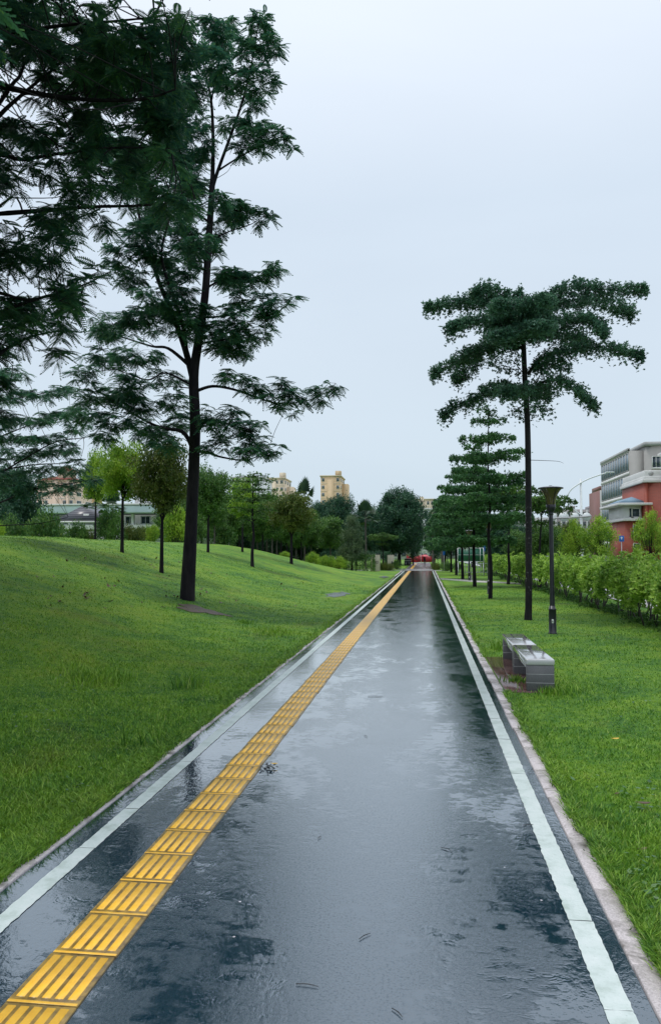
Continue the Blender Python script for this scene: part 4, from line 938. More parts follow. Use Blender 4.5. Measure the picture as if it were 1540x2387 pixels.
# ------------------------------------------------------------------ clipped hedge blocks on the left
def block_hedge(u0, u1, vt, Yd, depth, label, leaf, n, ls):
    a, b = at_y(u0, 1300, Yd), at_y(u1, 1300, Yd); cx = (a[0] + b[0]) / 2; wd = b[0] - a[0]; gz = float(ground_z(cx, Yd)); H = H_EYE + (1288 - vt) / F_PX * Yd - gz
    t = empty('clipped_hedge', (cx, Yd + depth / 2, gz), label, 'hedge'); g = np.random.default_rng(int(u0)); cb = MB()
    p = g.uniform(-1, 1, (n, 3)); f = g.integers(0, 5, n)
    p[f == 0, 1] = -1; p[f == 1, 2] = 1; p[f == 2, 0] = -1; p[f == 3, 0] = 1
    p = p + g.normal(0, .05, (n, 3)); p = p * [wd / 2, depth / 2, H / 2] + [0, 0, H / 2]
    p[:, 2] += .06 * np.sin(p[:, 0] * 5) * (p[:, 2] > H * .8); p[:, 2] = np.maximum(p[:, 2], .05)
    for k in range(3): put(cb, SPR[k], p[k::3], g.normal(0, 1, (n, 3))[k::3], np.array([0, 0, 1.]) + g.normal(0, .5, (n, 3))[k::3], g.uniform(.7, 1.2, n)[k::3] * ls)
    cb.build('foliage', leaf, t)
    sb = MB()
    for k in range(7): sb.tube([[(-.4 + .8 * k / 6) * wd, 0, -.1], [(-.4 + .8 * k / 6) * wd + .05, 0, H * .6]], [.03, .015], 5)
    sb.build('stems', M['stem'], t)
block_hedge(803, 869, 1294, 74, 1.6, 'dark clipped hedge block against the taller stone block', M['leaf_mid'], 1500, .11)
block_hedge(752, 900, 1287, 92, 1.2, 'long dark clipped hedge in the shade behind the stone blocks', M['leaf_dark'], 1300, .16)

# ------------------------------------------------------------------ granite benches
def granite(name, c1, c2, rough):
    m, nt, p = newmat(name); v = objco(nt); a = noise(nt, 160, 2, .8, v); c = noise(nt, 5, 4, .6, v)
    col = ramp(nt, a, [(.3, c1), (.7, c2)])
    nt.links.new(mixc(nt, math_n(nt, 'MULTIPLY', c, .5), col, tuple(x * .55 for x in c1)), p.inputs['Base Color']); p.inputs['Roughness'].default_value = rough
    nt.links.new(math_n(nt, 'ADD', math_n(nt, 'MULTIPLY', c, .12), rough - .06), p.inputs['Roughness'])
    if rough < .3: p.inputs['Coat Weight'].default_value = 1; p.inputs['Coat IOR'].default_value = 1.6; p.inputs['Coat Roughness'].default_value = .06
    return m
M['granite'] = granite('granite', (.46, .46, .47), (.68, .68, .69), .14)
M['granite_rough'] = granite('granite_rough', (.09, .09, .10), (.21, .21, .225), .6)
def bench(y0, Lb, label):
    t = empty('stone_bench', (1.50, y0, .02), label, 'bench', 'granite benches beside the path')
    MB().box((0, Lb / 2, .385), (.37, Lb, .085), .022, seg=3).build('seat', M['granite'], t)
    for yy in (.055, Lb - .055):
        lg = MB()
        lg.box((0, yy, .17), (.352, .10, .344), .003, seg=1)
        lo = lg.build('leg', M['granite_rough'], t); jt = MB()
        for k in (1, 2): jt.box((0, yy, k * .1145), (.3545, .1025, .005))
        jt.build('joint', M['granite'], lo)
    MB().box((-.150, Lb / 2, .315), (.03, Lb - .215, .052), .003, seg=1).build('apron', M['granite'], t)
    MB().box((.150, Lb / 2, .315), (.03, Lb - .215, .052), .003, seg=1).build('apron', M['granite'], t)
bench(10.50, 1.60, 'nearer grey granite bench with a wet polished seat beside the path')
bench(12.125, 1.60, 'farther grey granite bench, end to end behind the nearer one')

# ------------------------------------------------------------------ park lamps
M['lamp_black'] = mat('lamp_black', (.010, .011, .018), (.018, .019, .028), 8, .32, spec=.5)
M['lamp_cap'] = mat('lamp_cap', (.22, .23, .26), (.34, .35, .38), 5, .3)
m, nt, p = newmat('lamp_glass'); p.inputs['Base Color'].default_value = (.11, .09, .04, 1); p.inputs['Roughness'].default_value = .12
p.inputs['Transmission Weight'].default_value = .2; p.inputs['Subsurface Weight'].default_value = 0; M['lamp_glass'] = m
M['lamp_inner'] = mat('lamp_inner', (.5, .46, .32), (.42, .38, .25), 4, .4)
M['sticker'] = mat('sticker', (.7, .72, .7), (.6, .62, .6), 9, .4)
M['mark'] = mat('mark', (.03, .035, .04), None, 9, .5)
def lamp_proto():
    t = empty('park_lamp', (0, 0, 0), '', 'street lamp', 'black park lamps along the right lawn')
    b = MB(); b.lathe([(.0, 0), (.100, 0), (.100, .03), (.083, .045), (.083, .54), (.088, .55), (.088, .575), (.07, .585), (.062, .64), (.0, .64)], 8)
    bs = b.build('base', M['lamp_black'], t)
    MB().box((0, -.080, .30), (.045, .006, .085), .001).build('sticker', M['sticker'], bs); MB().box((0, -.0835, .30), (.018, .003, .03)).build('mark', M['mark'], bs)
    MB().lathe([(.058, .60), (.050, 1.2), (.046, 2.60), (.046, 2.74), (.0, 2.74)], 14).build('pole', M['lamp_black'], t, True)
    MB().lathe([(.0, 2.68), (.048, 2.68), (.056, 2.70), (.056, 2.73), (.052, 2.745), (.085, 2.79), (.106, 2.85), (.110, 2.92), (.104, 2.925), (0, 2.925)], 20).build('cup', M['lamp_black'], t, True)
    MB().lathe([(.103, 2.925), (.108, 3.0), (.125, 3.08), (.158, 3.16), (.205, 3.235), (.248, 3.285)], 28).build('glass', M['lamp_glass'], t, True)
    MB().lathe([(0, 2.93), (.045, 2.93), (.05, 3.05), (.04, 3.14), (0, 3.15)], 14).build('bulb', M['lamp_inner'], t, True)
    gb_ = MB()
    for k in range(4):
        a = k * PI / 2 + .55; q = [(r * math.cos(a), r * math.sin(a), z) for r, z in [(.107, 2.92), (.112, 3.0), (.129, 3.08), (.162, 3.16), (.209, 3.235), (.25, 3.283)]]; gb_.tube(q, .009, 5)
    gb_.build('ribs', M['lamp_black'], t)
    cp_ = MB().lathe([(.0, 3.282), (.262, 3.282), (.284, 3.288), (.286, 3.302), (.27, 3.312)], 32).build('rim', M['lamp_black'], t, True)
    MB().lathe([(.272, 3.311), (.18, 3.332), (.07, 3.345), (.0, 3.346)], 32).build('cap', M['lamp_cap'], t, True)
    MB().lathe([(.035, 3.343), (.035, 3.358), (0, 3.36)], 12).build('finial', M['lamp_black'], t, True)
    return t
lp = lamp_proto()
for i, (u, vb, Yd, lab) in enumerate([(1287, 1477, None, 'nearest black park lamp with a flared amber bowl, behind the granite benches'), (1139, 1384, None, 'black park lamp half hidden behind the many layered tiered tree'), (1093, 1355, None, 'black park lamp in front of the green notice board'), (1067, 1335, None, 'black park lamp just left of the green notice board'), (1042, None, 100, 'distant white capped park lamp beside the thick dark trunk')]):
    o = lp if i == 0 else copy_tree(lp)
    b = on_ground(u, vb) if Yd is None else at_y(u, 1288, Yd)
    o.location = (float(b[0]), float(b[1]), float(ground_z(b[0], b[1])) - .015); o.rotation_euler = (0, 0, -.1); tag(o, lab)
    if i in (1, 2): o.scale = (1, 1, 1.0)

# ------------------------------------------------------------------ stone blocks, bin, board, signs, barrier
M['pale_stone'] = mat('pale_stone', (.44, .40, .31), (.55, .51, .42), 4, .45, bump=.15)
M['green_board'] = mat('green_board', (.012, .10, .06), (.02, .14, .085), 3, .4)
M['white_metal'] = mat('white_metal', (.62, .66, .68), (.72, .75, .76), 4, .35)
M['blue_sign'] = mat('blue_sign', (.012, .11, .42), (.016, .13, .48), 4, .35)
M['red_cloth'] = mat('red_cloth', (.34, .010, .022), (.46, .016, .03), 2.5, .45)
M['concrete'] = mat('concrete', (.30, .30, .31), (.42, .42, .42), 3, .5)
def gpos(u, Yd):
    b = at_y(u, 1300, Yd); return np.array([b[0], b[1], float(ground_z(b[0], b[1]))])
def stone_block(u, Yd, sx, sy, h, rz, label, mark):
    b = gpos(u, Yd); t = empty('stone_sign', b, label, 'stone sign', 'pale stone blocks beside the cross path', rz)
    MB().box((0, 0, h / 2 - .05), (sx, sy, h + .1), .02).build('block', M['pale_stone'], t); MB().box((0, 0, h + .012), (sx + .03, sy + .03, .03), .006).build('coping', M['pale_stone'], t)
    mk = MB()
    if mark == 0:
        mk.box((.02, -sy / 2 - .004, h * .62), (.28, .012, .05)); mk.box((.02, -sy / 2 - .004, h * .50), (.28, .012, .06)); mk.box((-.08, -sy / 2 - .005, h * .56), (.05, .012, .26)); mk.box((.12, -sy / 2 - .005, h * .56), (.05, .012, .26))
    else:
        mk.lathe([(0, 0), (.06, 0), (.09, .14), (.06, .28), (0, .30)], 10, (.1, -sy / 2 - .01, h * .3)); mk.lathe([(0, 0), (.05, .03), (.06, .08), (.03, .13), (0, .14)], 10, (.1, -sy / 2 - .01, h * .3 + .28))
    mk.build('emblem', M['mark'], t)
stone_block(875, 77.5, .72, .62, 1.62, .42, 'taller pale stone block with a dark character mark, beside the clipped hedge', 0)
stone_block(910, 90.5, .72, .5, 1.56, .2, 'smaller pale stone block with a dark figure mark, behind the rusty shrubs', 1)
b = gpos(949.5, 113); b[2] = 0
t = empty('litter_bin', b, 'black double litter bin with white rims and pictograms, left of the path', 'litter bin')
M['bin_black'] = mat('bin_black', (.012, .014, .022), (.02, .022, .03), 5, .35)
MB().box((0, 0, .36), (.98, .42, .66), .02).build('body', M['bin_black'], t); MB().box((0, 0, .72), (1.02, .46, .045), .01).build('rim', M['white_metal'], t)
MB().box((0, .10, .86), (.90, .2, .22), .01).build('hood', M['bin_black'], t); MB().box((0, 0, 1.0), (1.0, .46, .05), .015).build('lid', M['white_metal'], t)
for sx in (-.26, .26):
    q = MB(); q.box((sx, -.214, .34), (.05, .01, .2)); q.box((sx, -.214, .22), (.15, .01, .05)); q.lathe([(0, .46), (.035, .47), (.035, .52), (0, .53)], 8, (sx, -.212, 0)); q.build('pictogram', M['white_metal'], t)
for sx in (-.45, .45): MB().box((sx, 0, .02), (.05, .36, .06)).build('foot', M['bin_black'], t)
Yd = 61; b = gpos(1096, Yd); t = empty('notice_board', b, 'green sheet board in a white frame on thin legs, on the right lawn', 'notice board')
x0, x1, z0, z1 = (1067 - 1096) / F_PX * Yd, (1125 - 1096) / F_PX * Yd, H_EYE - 20 / F_PX * Yd, H_EYE + 11 / F_PX * Yd
MB().box(((x0 + x1) / 2, 0, (z0 + z1) / 2), (x1 - x0 - .05, .04, z1 - z0 - .04)).build('panel', M['green_board'], t)
fr = MB()
for z in (z0, (z0 + z1) / 2, z1): fr.box(((x0 + x1) / 2, -.03, z), (x1 - x0, .03, .05 if z != (z0 + z1) / 2 else .02))
for x in (x0, x0 + .26, x1 - .26, x1): fr.box((x, -.035, (z0 + z1) / 2), (.045, .035, z1 - z0 + .05))
fr.build('frame', M['white_metal'], t)
for x in (x0 + .02, x1 - .02): MB().box((x, 0.02, z0 / 2 - .03), (.05, .05, z0)).build('leg', M['white_metal'], t)
b = gpos(1112, 66); t = empty('railing', b, 'low white railing behind the green notice board', 'railing')
q = MB(); q.box((0, 0, .92), (2.2, .05, .06)); q.box((0, 0, .2), (2.2, .05, .05)); q.build('rail', M['white_metal'], t)
for i in range(9): MB().box((-1.04 + i * .26, 0, .5), (.05, .045, 1.0)).build('post', M['white_metal'], t)
def post_sign(u, Yd, v0, v1, wpx, label, arrow=False):
    b = gpos(u, Yd); t = empty('road_sign', b, label, 'road sign'); z1, z0 = H_EYE + (1288 - v0) / F_PX * Yd - b[2], H_EYE + (1288 - v1) / F_PX * Yd - b[2]; w_ = wpx / F_PX * Yd
    MB().tube([(0, .03, -.1), (0, .03, z1 - .05)], .03, 8).build('post', M['concrete'], t)
    pl = MB().box((0, -.02, (z0 + z1) / 2), (w_, .03, z1 - z0), .004).build('panel', M['blue_sign'], t)
    if arrow:
        q = MB(); h = z1 - z0; zc = z0 + h * .55; q.box((0, -.039, zc - h * .1), (w_ * .14, .008, h * .34)); q.add([[-w_ * .28, -.042, zc + h * .06], [w_ * .28, -.042, zc + h * .06], [0, -.042, zc + h * .32]], [(0, 1, 2)]); q.build('arrow', M['white_metal'], pl)
post_sign(1034, 78, 1282, 1293.5, 5, 'small blue sign on a thin post right of the path')
post_sign(1127, 64, 1259, 1285, 6, 'narrow blue upright sign beside the green notice board')
post_sign(1209, 60, 1255, 1279, 12, 'blue road sign with a white arrow behind the leaning tree', True)
post_sign(1448, 58, 1250, 1263, 11, 'blue road sign in front of the brick wing', True)
post_sign(1252, 56, 1292, 1301, 10, 'small blue plate just above the hedge beside the tall trunk')
b = gpos(1277, 40); t = empty('plate_sign', b, 'small white plate on a post above the hedge, by the near lamp', 'sign'); MB().tube([(0, 0, -.1), (0, 0, 1.5)], .02, 6).build('post', M['concrete'], t); MB().box((0, -.03, 1.62), (.25, .02, .14), .003).build('panel', M['white_metal'], t)
b = gpos(1009, 108); t = empty('marker_post', b, 'slim white marker post with a grey cap right of the far path', 'post'); MB().box((0, 0, .78), (.16, .16, 1.6), .01).build('shaft', M['white_metal'], t); MB().lathe([(.11, 1.58), (.11, 1.64), (0, 1.72)], 4).build('cap', M['concrete'], t)
b = on_ground(1096, 1352); t = empty('stone_stump', b, 'small pale stone stump with a cap at the side path', 'stone stump'); MB().box((0, 0, .13), (.2, .2, .3), .02).build('shaft', M['concrete'], t); MB().box((0, 0, .30), (.24, .24, .05), .015).build('cap', M['concrete'], t)
# sagging red barrier across the far end
b = gpos(980, 134); t = empty('barrier_banner', (b[0], b[1], 0), 'sagging red cloth barrier across the far end of the path', 'barrier'); q = MB(); nx = 50; V = []
for i in range(nx):
    x = -2.4 + 4.9 * i / (nx - 1); s = .16 * math.sin(i * .9) * .3 + .1 * math.sin(i * .35); sag = .28 * math.sin(PI * ((i / (nx - 1) * 2.0) % 1.0)); yy = s
    V += [[x, yy, .22 - sag * .2 + .1 * (i / nx)], [x, yy + .08 * math.sin(i * 1.7), .75 - sag * .5 + .08 * i / nx], [x, yy, 1.40 - sag + .2 * i / nx]]
Fq = []
for i in range(nx - 1):
    for k in range(2): Fq.append((i * 3 + k, i * 3 + 3 + k, i * 3 + 4 + k, i * 3 + 1 + k))
q.add(V, Fq); fo = q.build('cloth', M['red_cloth'], t, True); md = fo.modifiers.new('thickness', 'SOLIDIFY'); md.thickness = .015
for x in (-2.42, 0.02, 2.5): MB().tube([(x, .05, 0), (x, .05, 1.55)], .035, 8).build('post', M['red_cloth'] if x < 0 else M['white_metal'], t)

# ------------------------------------------------------------------ walker under the red umbrella
M['dark_cloth'] = mat('dark_cloth', (.012, .014, .022), (.02, .022, .03), 10, .8)
M['skin'] = mat('skin', (.42, .26, .19), (.38, .23, .17), 10, .5); M['hair'] = mat('hair', (.012, .010, .010), None, 20, .5)
b = at_y(989, 1300, 117.0); t = empty('person', (b[0], b[1], .002), 'person in dark clothes seen from behind, walking under a red umbrella', 'person')
J = [(0, 0, .90), (0, .01, 1.10), (0, .01, 1.30), (0, .02, 1.40), (0, .04, 1.50), (0, .05, 1.58), (-.16, .01, 1.33), (-.20, .02, 1.08), (-.17, .14, .86), (-.165, .17, .78), (.16, .01, 1.33), (.20, .06, 1.13), (.12, .22, 1.20), (.10, .27, 1.23),
     (-.09, .02, .84), (-.10, .12, .48), (-.10, .06, .10), (-.10, .20, .05), (.09, 0, .84), (.10, -.02, .46), (.10, -.22, .12), (.10, -.13, .04)]
E = [(0, 1), (1, 2), (2, 3), (3, 4), (4, 5), (2, 6), (6, 7), (7, 8), (8, 9), (2, 10), (10, 11), (11, 12), (12, 13), (0, 14), (14, 15), (15, 16), (16, 17), (0, 18), (18, 19), (19, 20), (20, 21)]
rad = [.135, .125, .15, .055, .09, .08, .06, .045, .035, .03, .06, .045, .035, .03, .09, .062, .045, .035, .09, .062, .045, .035]
me = bpy.data.meshes.new('body'); me.from_pydata(J, E, []); me.materials.append(M['dark_cloth']); bo = bpy.data.objects.new('body', me); COL.objects.link(bo); bo.parent = t
md = bo.modifiers.new('skin', 'SKIN'); sv = me.skin_vertices[0].data
for i, r in enumerate(rad): sv[i].radius = (r, r * .8 if i < 3 else r)
sv[0].use_root = True; bo.modifiers.new('sub', 'SUBSURF').levels = 1; bo.modifiers['sub'].render_levels = 2
MB().lathe([(0, 1.44), (.08, 1.46), (.102, 1.54), (.09, 1.62), (0, 1.66)], 14, (0, .045, 0)).build('hair', M['hair'], t, True)
hb_ = MB()
for sgn, hx, hy, hzz in ((-1, -.165, .175, .75), (1, .10, .285, 1.24)):
    hb_.box((hx, hy, hzz), (.05, .06, .09), .018)
    for k in range(4): hb_.tube([(hx - .021 + k * .014, hy + .02, hzz - .03), (hx - .021 + k * .014, hy + .03, hzz - .085 + .006 * abs(k - 1.5)), (hx - .021 + k * .014, hy + .015, hzz - .11)], [.008, .0075, .006], 6)
    hb_.tube([(hx + .022 * sgn * -1, hy + .03, hzz + .02), (hx + .04 * sgn * -1, hy + .05, hzz - .02)], [.009, .007], 6)
hb_.build('hands', M['skin'], t, True)
u_ = empty('umbrella', (b[0] + .10, b[1] + .27, 1.28), 'open red umbrella held by the person in dark clothes', 'umbrella')
M['red_umbrella'] = mat('red_umbrella', (.66, .10, .13), (.76, .17, .20), 2, .4)
cnp = MB(); n = 8; rings_ = [(0, .55), (.16, .535), (.33, .48), (.48, .38), (.60, .24)]
V = []; ns = 48
for r, z in rings_:
    for k in range(ns):
        a = 2 * PI * k / ns; f = 1 - .07 * (1 - abs(math.cos(a * n / 2))) * (r / .6); V.append([r * f * math.cos(a), r * f * math.sin(a), z - .25 + .02 * (1 - abs(math.cos(a * n / 2))) * r])
Fq = [(q * ns + k, q * ns + (k + 1) % ns, (q + 1) * ns + (k + 1) % ns, (q + 1) * ns + k) for q in range(len(rings_) - 1) for k in range(ns)]
co = cnp.add(V, Fq).build('canopy', M['red_umbrella'], u_, True); md = co.modifiers.new('thickness', 'SOLIDIFY'); md.thickness = .006
co.location = (-.02, -.18, 0); co.rotation_euler = (.12, 0.06, 0)
MB().tube([(0, 0, -.06), (-.02, -.18, .28)], .008, 6).build('shaft', M['lamp_black'], u_); MB().tube([(0, 0, -.12), (0, 0, .0)], .016, 8).build('handle', M['lamp_black'], u_)

# ------------------------------------------------------------------ street lights beyond the hedge
def street_light(u, Yd, pts, vt, label, arm=None, discs=()):
    b = gpos(u, Yd); t = empty('street_light', b, label, 'street light'); s = Yd / F_PX
    Zc = lambda v: H_EYE + (1288 - v) * s - b[2]
    MB().tube([(0, 0, -.2), (0, 0, .3), (0, 0, Zc(vt))], [.16, .14, .09], 10).build('pole', M['white_metal'], t, True)
    q = smooth_path([((uu - u) * s, -.12, Zc(vv)) for uu, vv in pts], 6); MB().tube(q, .055, 8).build('curved_arm', M['white_metal'], t, True)
    MB().box(tuple(q[-1] + np.array([.25, 0, .04])), (.7, .22, .09), .03).build('lamp_head', M['white_metal'], t)
    if arm:
        MB().box(((1325 - u) * s + .55, -.05, Zc(1170.5)), (1.0, .05, .06)).build('brace', M['white_metal'], t) if False else None
        q = smooth_path([((uu - u) * s, -.3, Zc(vv)) for uu, vv in arm], 4); MB().tube(q, .06, 8).build('sign_arm', M['concrete'], t, True)
        for uu, vv, rr in discs:
            d = MB().lathe([(0, -.02), (rr * s, -.02), (rr * s, .02), (0, .02)], 24)
            o = d.build('sign_disc', M['white_metal'], t); o.rotation_euler = (PI / 2, 0, 0); o.location = ((uu - u) * s, -.18, Zc(vv))
    return t
street_light(1355, 68, [(1364, 1208), (1345, 1196), (1330, 1180), (1325, 1163), (1331, 1148), (1345, 1136), (1370, 1122), (1398, 1112), (1412, 1108)], 1121, 'tall white street light with a curved arm and round sign backs, over the hedge',
             [(1282, 1221), (1292, 1211), (1330, 1209), (1376, 1206)], [(1291, 1207, 9.5), (1316, 1207, 11), (1340, 1207, 9.5), (1366, 1207, 9.5)])
street_light(1260, 112, [(1263, 1205), (1254, 1195), (1251, 1185), (1256, 1178), (1264, 1172), (1280, 1166), (1292, 1164)], 1166, 'distant white street light with a curved arm, behind the near lamp')

# ------------------------------------------------------------------ buildings
def wallmat(name, c, rough=.7, scale=.6): return mat(name, c, tuple(x * .86 for x in c), scale, rough)
def glassmat(name, c=(.03, .045, .06)): return mat(name, c, tuple(x * 1.7 for x in c), .5, .12)
M['glass'] = glassmat('window_glass'); M['glass_blue'] = glassmat('blue_glass', (.10, .19, .27))
M['tan'] = wallmat('tan_wall', (.60, .45, .27)); M['tan_pale'] = wallmat('tan_pale_wall', (.66, .56, .42)); M['pink'] = wallmat('pink_wall', (.68, .53, .42)); M['ochre'] = wallmat('ochre_wall', (.64, .40, .20))
M['red_roof'] = wallmat('red_roof_tile', (.40, .13, .10)); M['white_wall'] = wallmat('white_wall', (.66, .69, .70)); M['teal_trim'] = wallmat('pale_trim', (.55, .66, .72)); M['grey_wall'] = wallmat('grey_wall', (.40, .41, .41)); M['beige_grey'] = wallmat('beige_grey_wall', (.36, .355, .34)); M['slab_grey'] = wallmat('slab_grey', (.30, .28, .29)); M['blue_roof'] = wallmat('blue_grey_roof', (.17, .27, .36)); M['cornice'] = wallmat('cornice_white', (.70, .70, .69)); M['brown_brick'] = wallmat('brown_brick', (.22, .11, .10))
m, nt, p = newmat('red_brick'); bt = nt.nodes.new('ShaderNodeTexBrick'); v = nt.nodes.new('ShaderNodeTexCoord').outputs['Object']
mp = nt.nodes.new('ShaderNodeVectorMath'); mp.operation = 'ADD'
sxyz = nt.nodes.new('ShaderNodeSeparateXYZ'); nt.links.new(v, sxyz.inputs[0]); cx = nt.nodes.new('ShaderNodeCombineXYZ'); nt.links.new(math_n(nt, 'ADD', sxyz.outputs[0], sxyz.outputs[1]), cx.inputs[0]); nt.links.new(sxyz.outputs[2], cx.inputs[1]); nt.links.new(cx.outputs[0], bt.inputs['Vector'])
bt.inputs['Scale'].default_value = 1; bt.inputs['Brick Width'].default_value = .45; bt.inputs['Row Height'].default_value = .14; bt.inputs['Mortar Size'].default_value = .012
bt.inputs['Color1'].default_value = (.30, .050, .028, 1); bt.inputs['Color2'].default_value = (.36, .068, .036, 1); bt.inputs['Mortar'].default_value = (.26, .09, .06, 1)
nt.links.new(mixc(nt, math_n(nt, 'MULTIPLY', noise(nt, .9, 4, .6, v), .35), bt.outputs[0], (.20, .06, .05)), p.inputs['Base Color']); p.inputs['Roughness'].default_value = .6; M['brick'] = m
m, nt, p = newmat('roof_tile'); wv = nt.nodes.new('ShaderNodeTexWave'); wv.bands_direction = 'Z'; wv.inputs['Scale'].default_value = 1.6; wv.inputs['Distortion'].default_value = .4; nt.links.new(nt.nodes.new('ShaderNodeTexCoord').outputs['Object'], wv.inputs[0])
nt.links.new(ramp(nt, wv.outputs[1], [(.2, (.03, .033, .045)), (.8, (.085, .085, .10))]), p.inputs['Base Color']); p.inputs['Roughness'].default_value = .3; M['roof_tile'] = m

WIN = {}
def window(parent, x, y, z, w_, h, face='y', glass='glass', frame='white_metal', bars=2, sill=True):
    """one recessed window: frame mesh with glass as its child; face 'y' looks to -y, 'x' looks to -x"""
    key = (round(w_, 2), round(h, 2), frame, bars, glass)
    if key not in WIN:
        f = MB(); t = min(.09, w_ * .08)
        for sx in (-1, 1): f.box((sx * (w_ / 2 - t / 2), 0, 0), (t, .14, h))
        for sz in (-1, 1): f.box((0, 0, sz * (h / 2 - t / 2)), (w_ - 2 * t, .14, t))
        for k in range(1, bars): f.box((-w_ / 2 + w_ * k / bars, 0, 0), (t * .7, .10, h - 2 * t))
        if sill: f.box((0, -.06, -h / 2 - .05), (w_ + .16, .24, .095))
        gl = MB().box((0, .01, 0), (w_ - 2 * t, .05, h - 2 * t))
        WIN[key] = (f.mesh('window', M[frame]), gl.mesh('pane', M[glass]))
    a, b_ = WIN[key]; o = bpy.data.objects.new('window', a); COL.objects.link(o); o.parent = parent; o.location = (x, y, z)
    if face == 'x': o.rotation_euler = (0, 0, -PI / 2)
    c = bpy.data.objects.new('pane', b_); COL.objects.link(c); c.parent = o
def hip(mb, x0, x1, y0, y1, z0, z1, over=.4, ridge=.45):
    x0 -= over; x1 += over; y0 -= over; y1 += over; dx, dy = (x1 - x0), (y1 - y0); i = min(dx, dy) * ridge
    ym = (y0 + y1) / 2; xm = (x0 + x1) / 2
    r = [(x0 + i, ym), (x1 - i, ym)] if dx >= dy else [(xm, y0 + i), (xm, y1 - i)]
    V = [(x0, y0, z0), (x1, y0, z0), (x1, y1, z0), (x0, y1, z0), (*r[0], z1), (*r[1], z1)]
    F_ = [(0, 1, 5, 4), (1, 2, 5), (2, 3, 4, 5), (3, 0, 4)] if dx >= dy else [(0, 1, 4), (1, 2, 5, 4), (2, 3, 5), (3, 0, 4, 5)]
    mb.add(V, F_ + [(3, 2, 1, 0)])
def apartment(u0, u1, vt, Yd, depth, floors, cols, label, wall, roof=None, stripes=(), trim='cornice', name='apartment_block', side=0):
    a, c = at_y(u0, 1288, Yd), at_y(u1, 1288, Yd); W = c[0] - a[0]; H = H_EYE + (1288 - vt) / F_PX * Yd
    t = empty(name, (a[0], Yd, 0), label, 'building'); B = MB().box((W / 2, depth / 2, H / 2 - .5), (W, depth, H + 1.0))
    for (x0, x1, h_) in stripes: B.box(((x0 + x1) / 2 * W, -.25, H * h_ / 2), ((x1 - x0) * W, .5, H * h_))
    B.build('wall', wall, t)
    fh = H / floors; bd = MB()
    for k in range(1, floors): bd.box((W / 2, -.03, k * fh), (W * .998, .06, fh * .07))
    bd.build('floor_band', M[trim], t)
    for k in range(floors):
        for j in range(cols):
            x = (j + .5) / cols * W
            if any(x0 * W - .02 * W <= x <= x1 * W + .02 * W for x0, x1, h_ in stripes): continue
            window(t, x, -.01, (k + .52) * fh, W / cols * .56, fh * .48, bars=2, sill=False)
        for j in range(side): window(t, W + .01 if u0 < 990 else -.01, (j + .5) / side * depth, (k + .52) * fh, depth / side * .5, fh * .48, 'x', bars=2, sill=False)
    pr = MB(); pr.box((W / 2, -.1, H + .15), (W + .6, .5, .5)); pr.box((W / 2, depth, H + .15), (W + .6, .5, .5)); pr.box((-.1, depth / 2, H + .15), (.5, depth, .49)); pr.box((W + .1, depth / 2, H + .15), (.5, depth, .49)); pr.build('parapet', M[trim] if roof is None else wall, t)
    if roof is not None:
        r = MB(); hip(r, 0, W, 0, depth, H + .45, H + 2.6, .8, .4); r.build('roof', roof, t)
    return t, W, H
t, W, H = apartment(84, 172, 1112, 250, 14, 9, 6, 'pink beige apartment block with red hipped roofs, far left', M['pink'], M['red_roof'], [(.42, .58, 1.0), (.80, .86, 1.0)], side=2)
q = MB(); q.box((W * .66, 4, H + 2.0), (4.2, 5, 3.6)); q.build('roof_tower', M['pink'], t); q = MB(); hip(q, W * .66 - 2.1, W * .66 + 2.1, 1.5, 6.5, H + 3.8, H + 5.6, .8, .4); q.build('tower_roof', M['red_roof'], t)
apartment(172, 206, 1142, 275, 12, 6, 4, 'ochre apartment block with a red roof, right of the taller pink one', M['ochre'], M['red_roof'], side=0)
t, W, H = apartment(747, 793, 1108, 300, 16, 11, 4, 'tan apartment tower standing alone above the grove', M['tan'], None, [(.34, .66, .96)], 'tan_pale', 'apartment_tower', side=3)
q = MB(); q.box((W * .86, 3, H + 1.0), (2.2, 3, 2.6)); q.box((W + 1.2, 9, H * .46), (2.4, 6, H * .92)); q.build('roof_tower', M['tan'], t)
t, W, H = apartment(615, 662, 1112, 310, 16, 11, 4, 'tan apartment tower half hidden behind the sparse thin tree', M['tan_pale'], None, [(.40, .6, .96)], 'tan_pale', 'apartment_tower', side=3)
q = MB(); q.box((W * .86, 3, H + 1.0), (2.2, 3, 3.2)); q.box((W + 1.4, 9, H * .46), (2.6, 6, H * .90)); q.build('roof_tower', M['tan_pale'], t)
t, W, H = apartment(540, 610, 1110, 210, 14, 7, 3, 'grey white office block with blue glass behind the left lawn', M['white_wall'], None, name='office_block', trim='grey_wall')
for k in range(4): window(t, .9, -.02, H - 1.9 - k * 3.0, 1.6, 2.5, glass='glass_blue', bars=1, sill=False)
t, W, H = apartment(955, 1012, 1165, 330, 16, 8, 6, 'low tan block with a small emblem, at the far end of the path', M['tan_pale'], None, [(.42, .58, 1.05)], 'tan_pale')
q = MB()
for x0, x1 in ((-.5, -.25), (-.25, 0), (0, .25), (.25, .5)):
    up = 1 if x0 in (-.5, 0) else 0; xc = W * .5
    q.tube([(xc + x0, -.56, H * .96 + (.5 if up else -.3)), (xc + x1, -.56, H * .96 + (-.3 if up else .5))], .09, 4)
q.build('emblem', M['brown_brick'], t)
t, W, H = apartment(960, 1006, 1188, 215, 12, 6, 5, 'white building glimpsed over the red barrier', M['white_wall'], None, [(.30, .42, 1.0)], 'cornice', 'white_building')
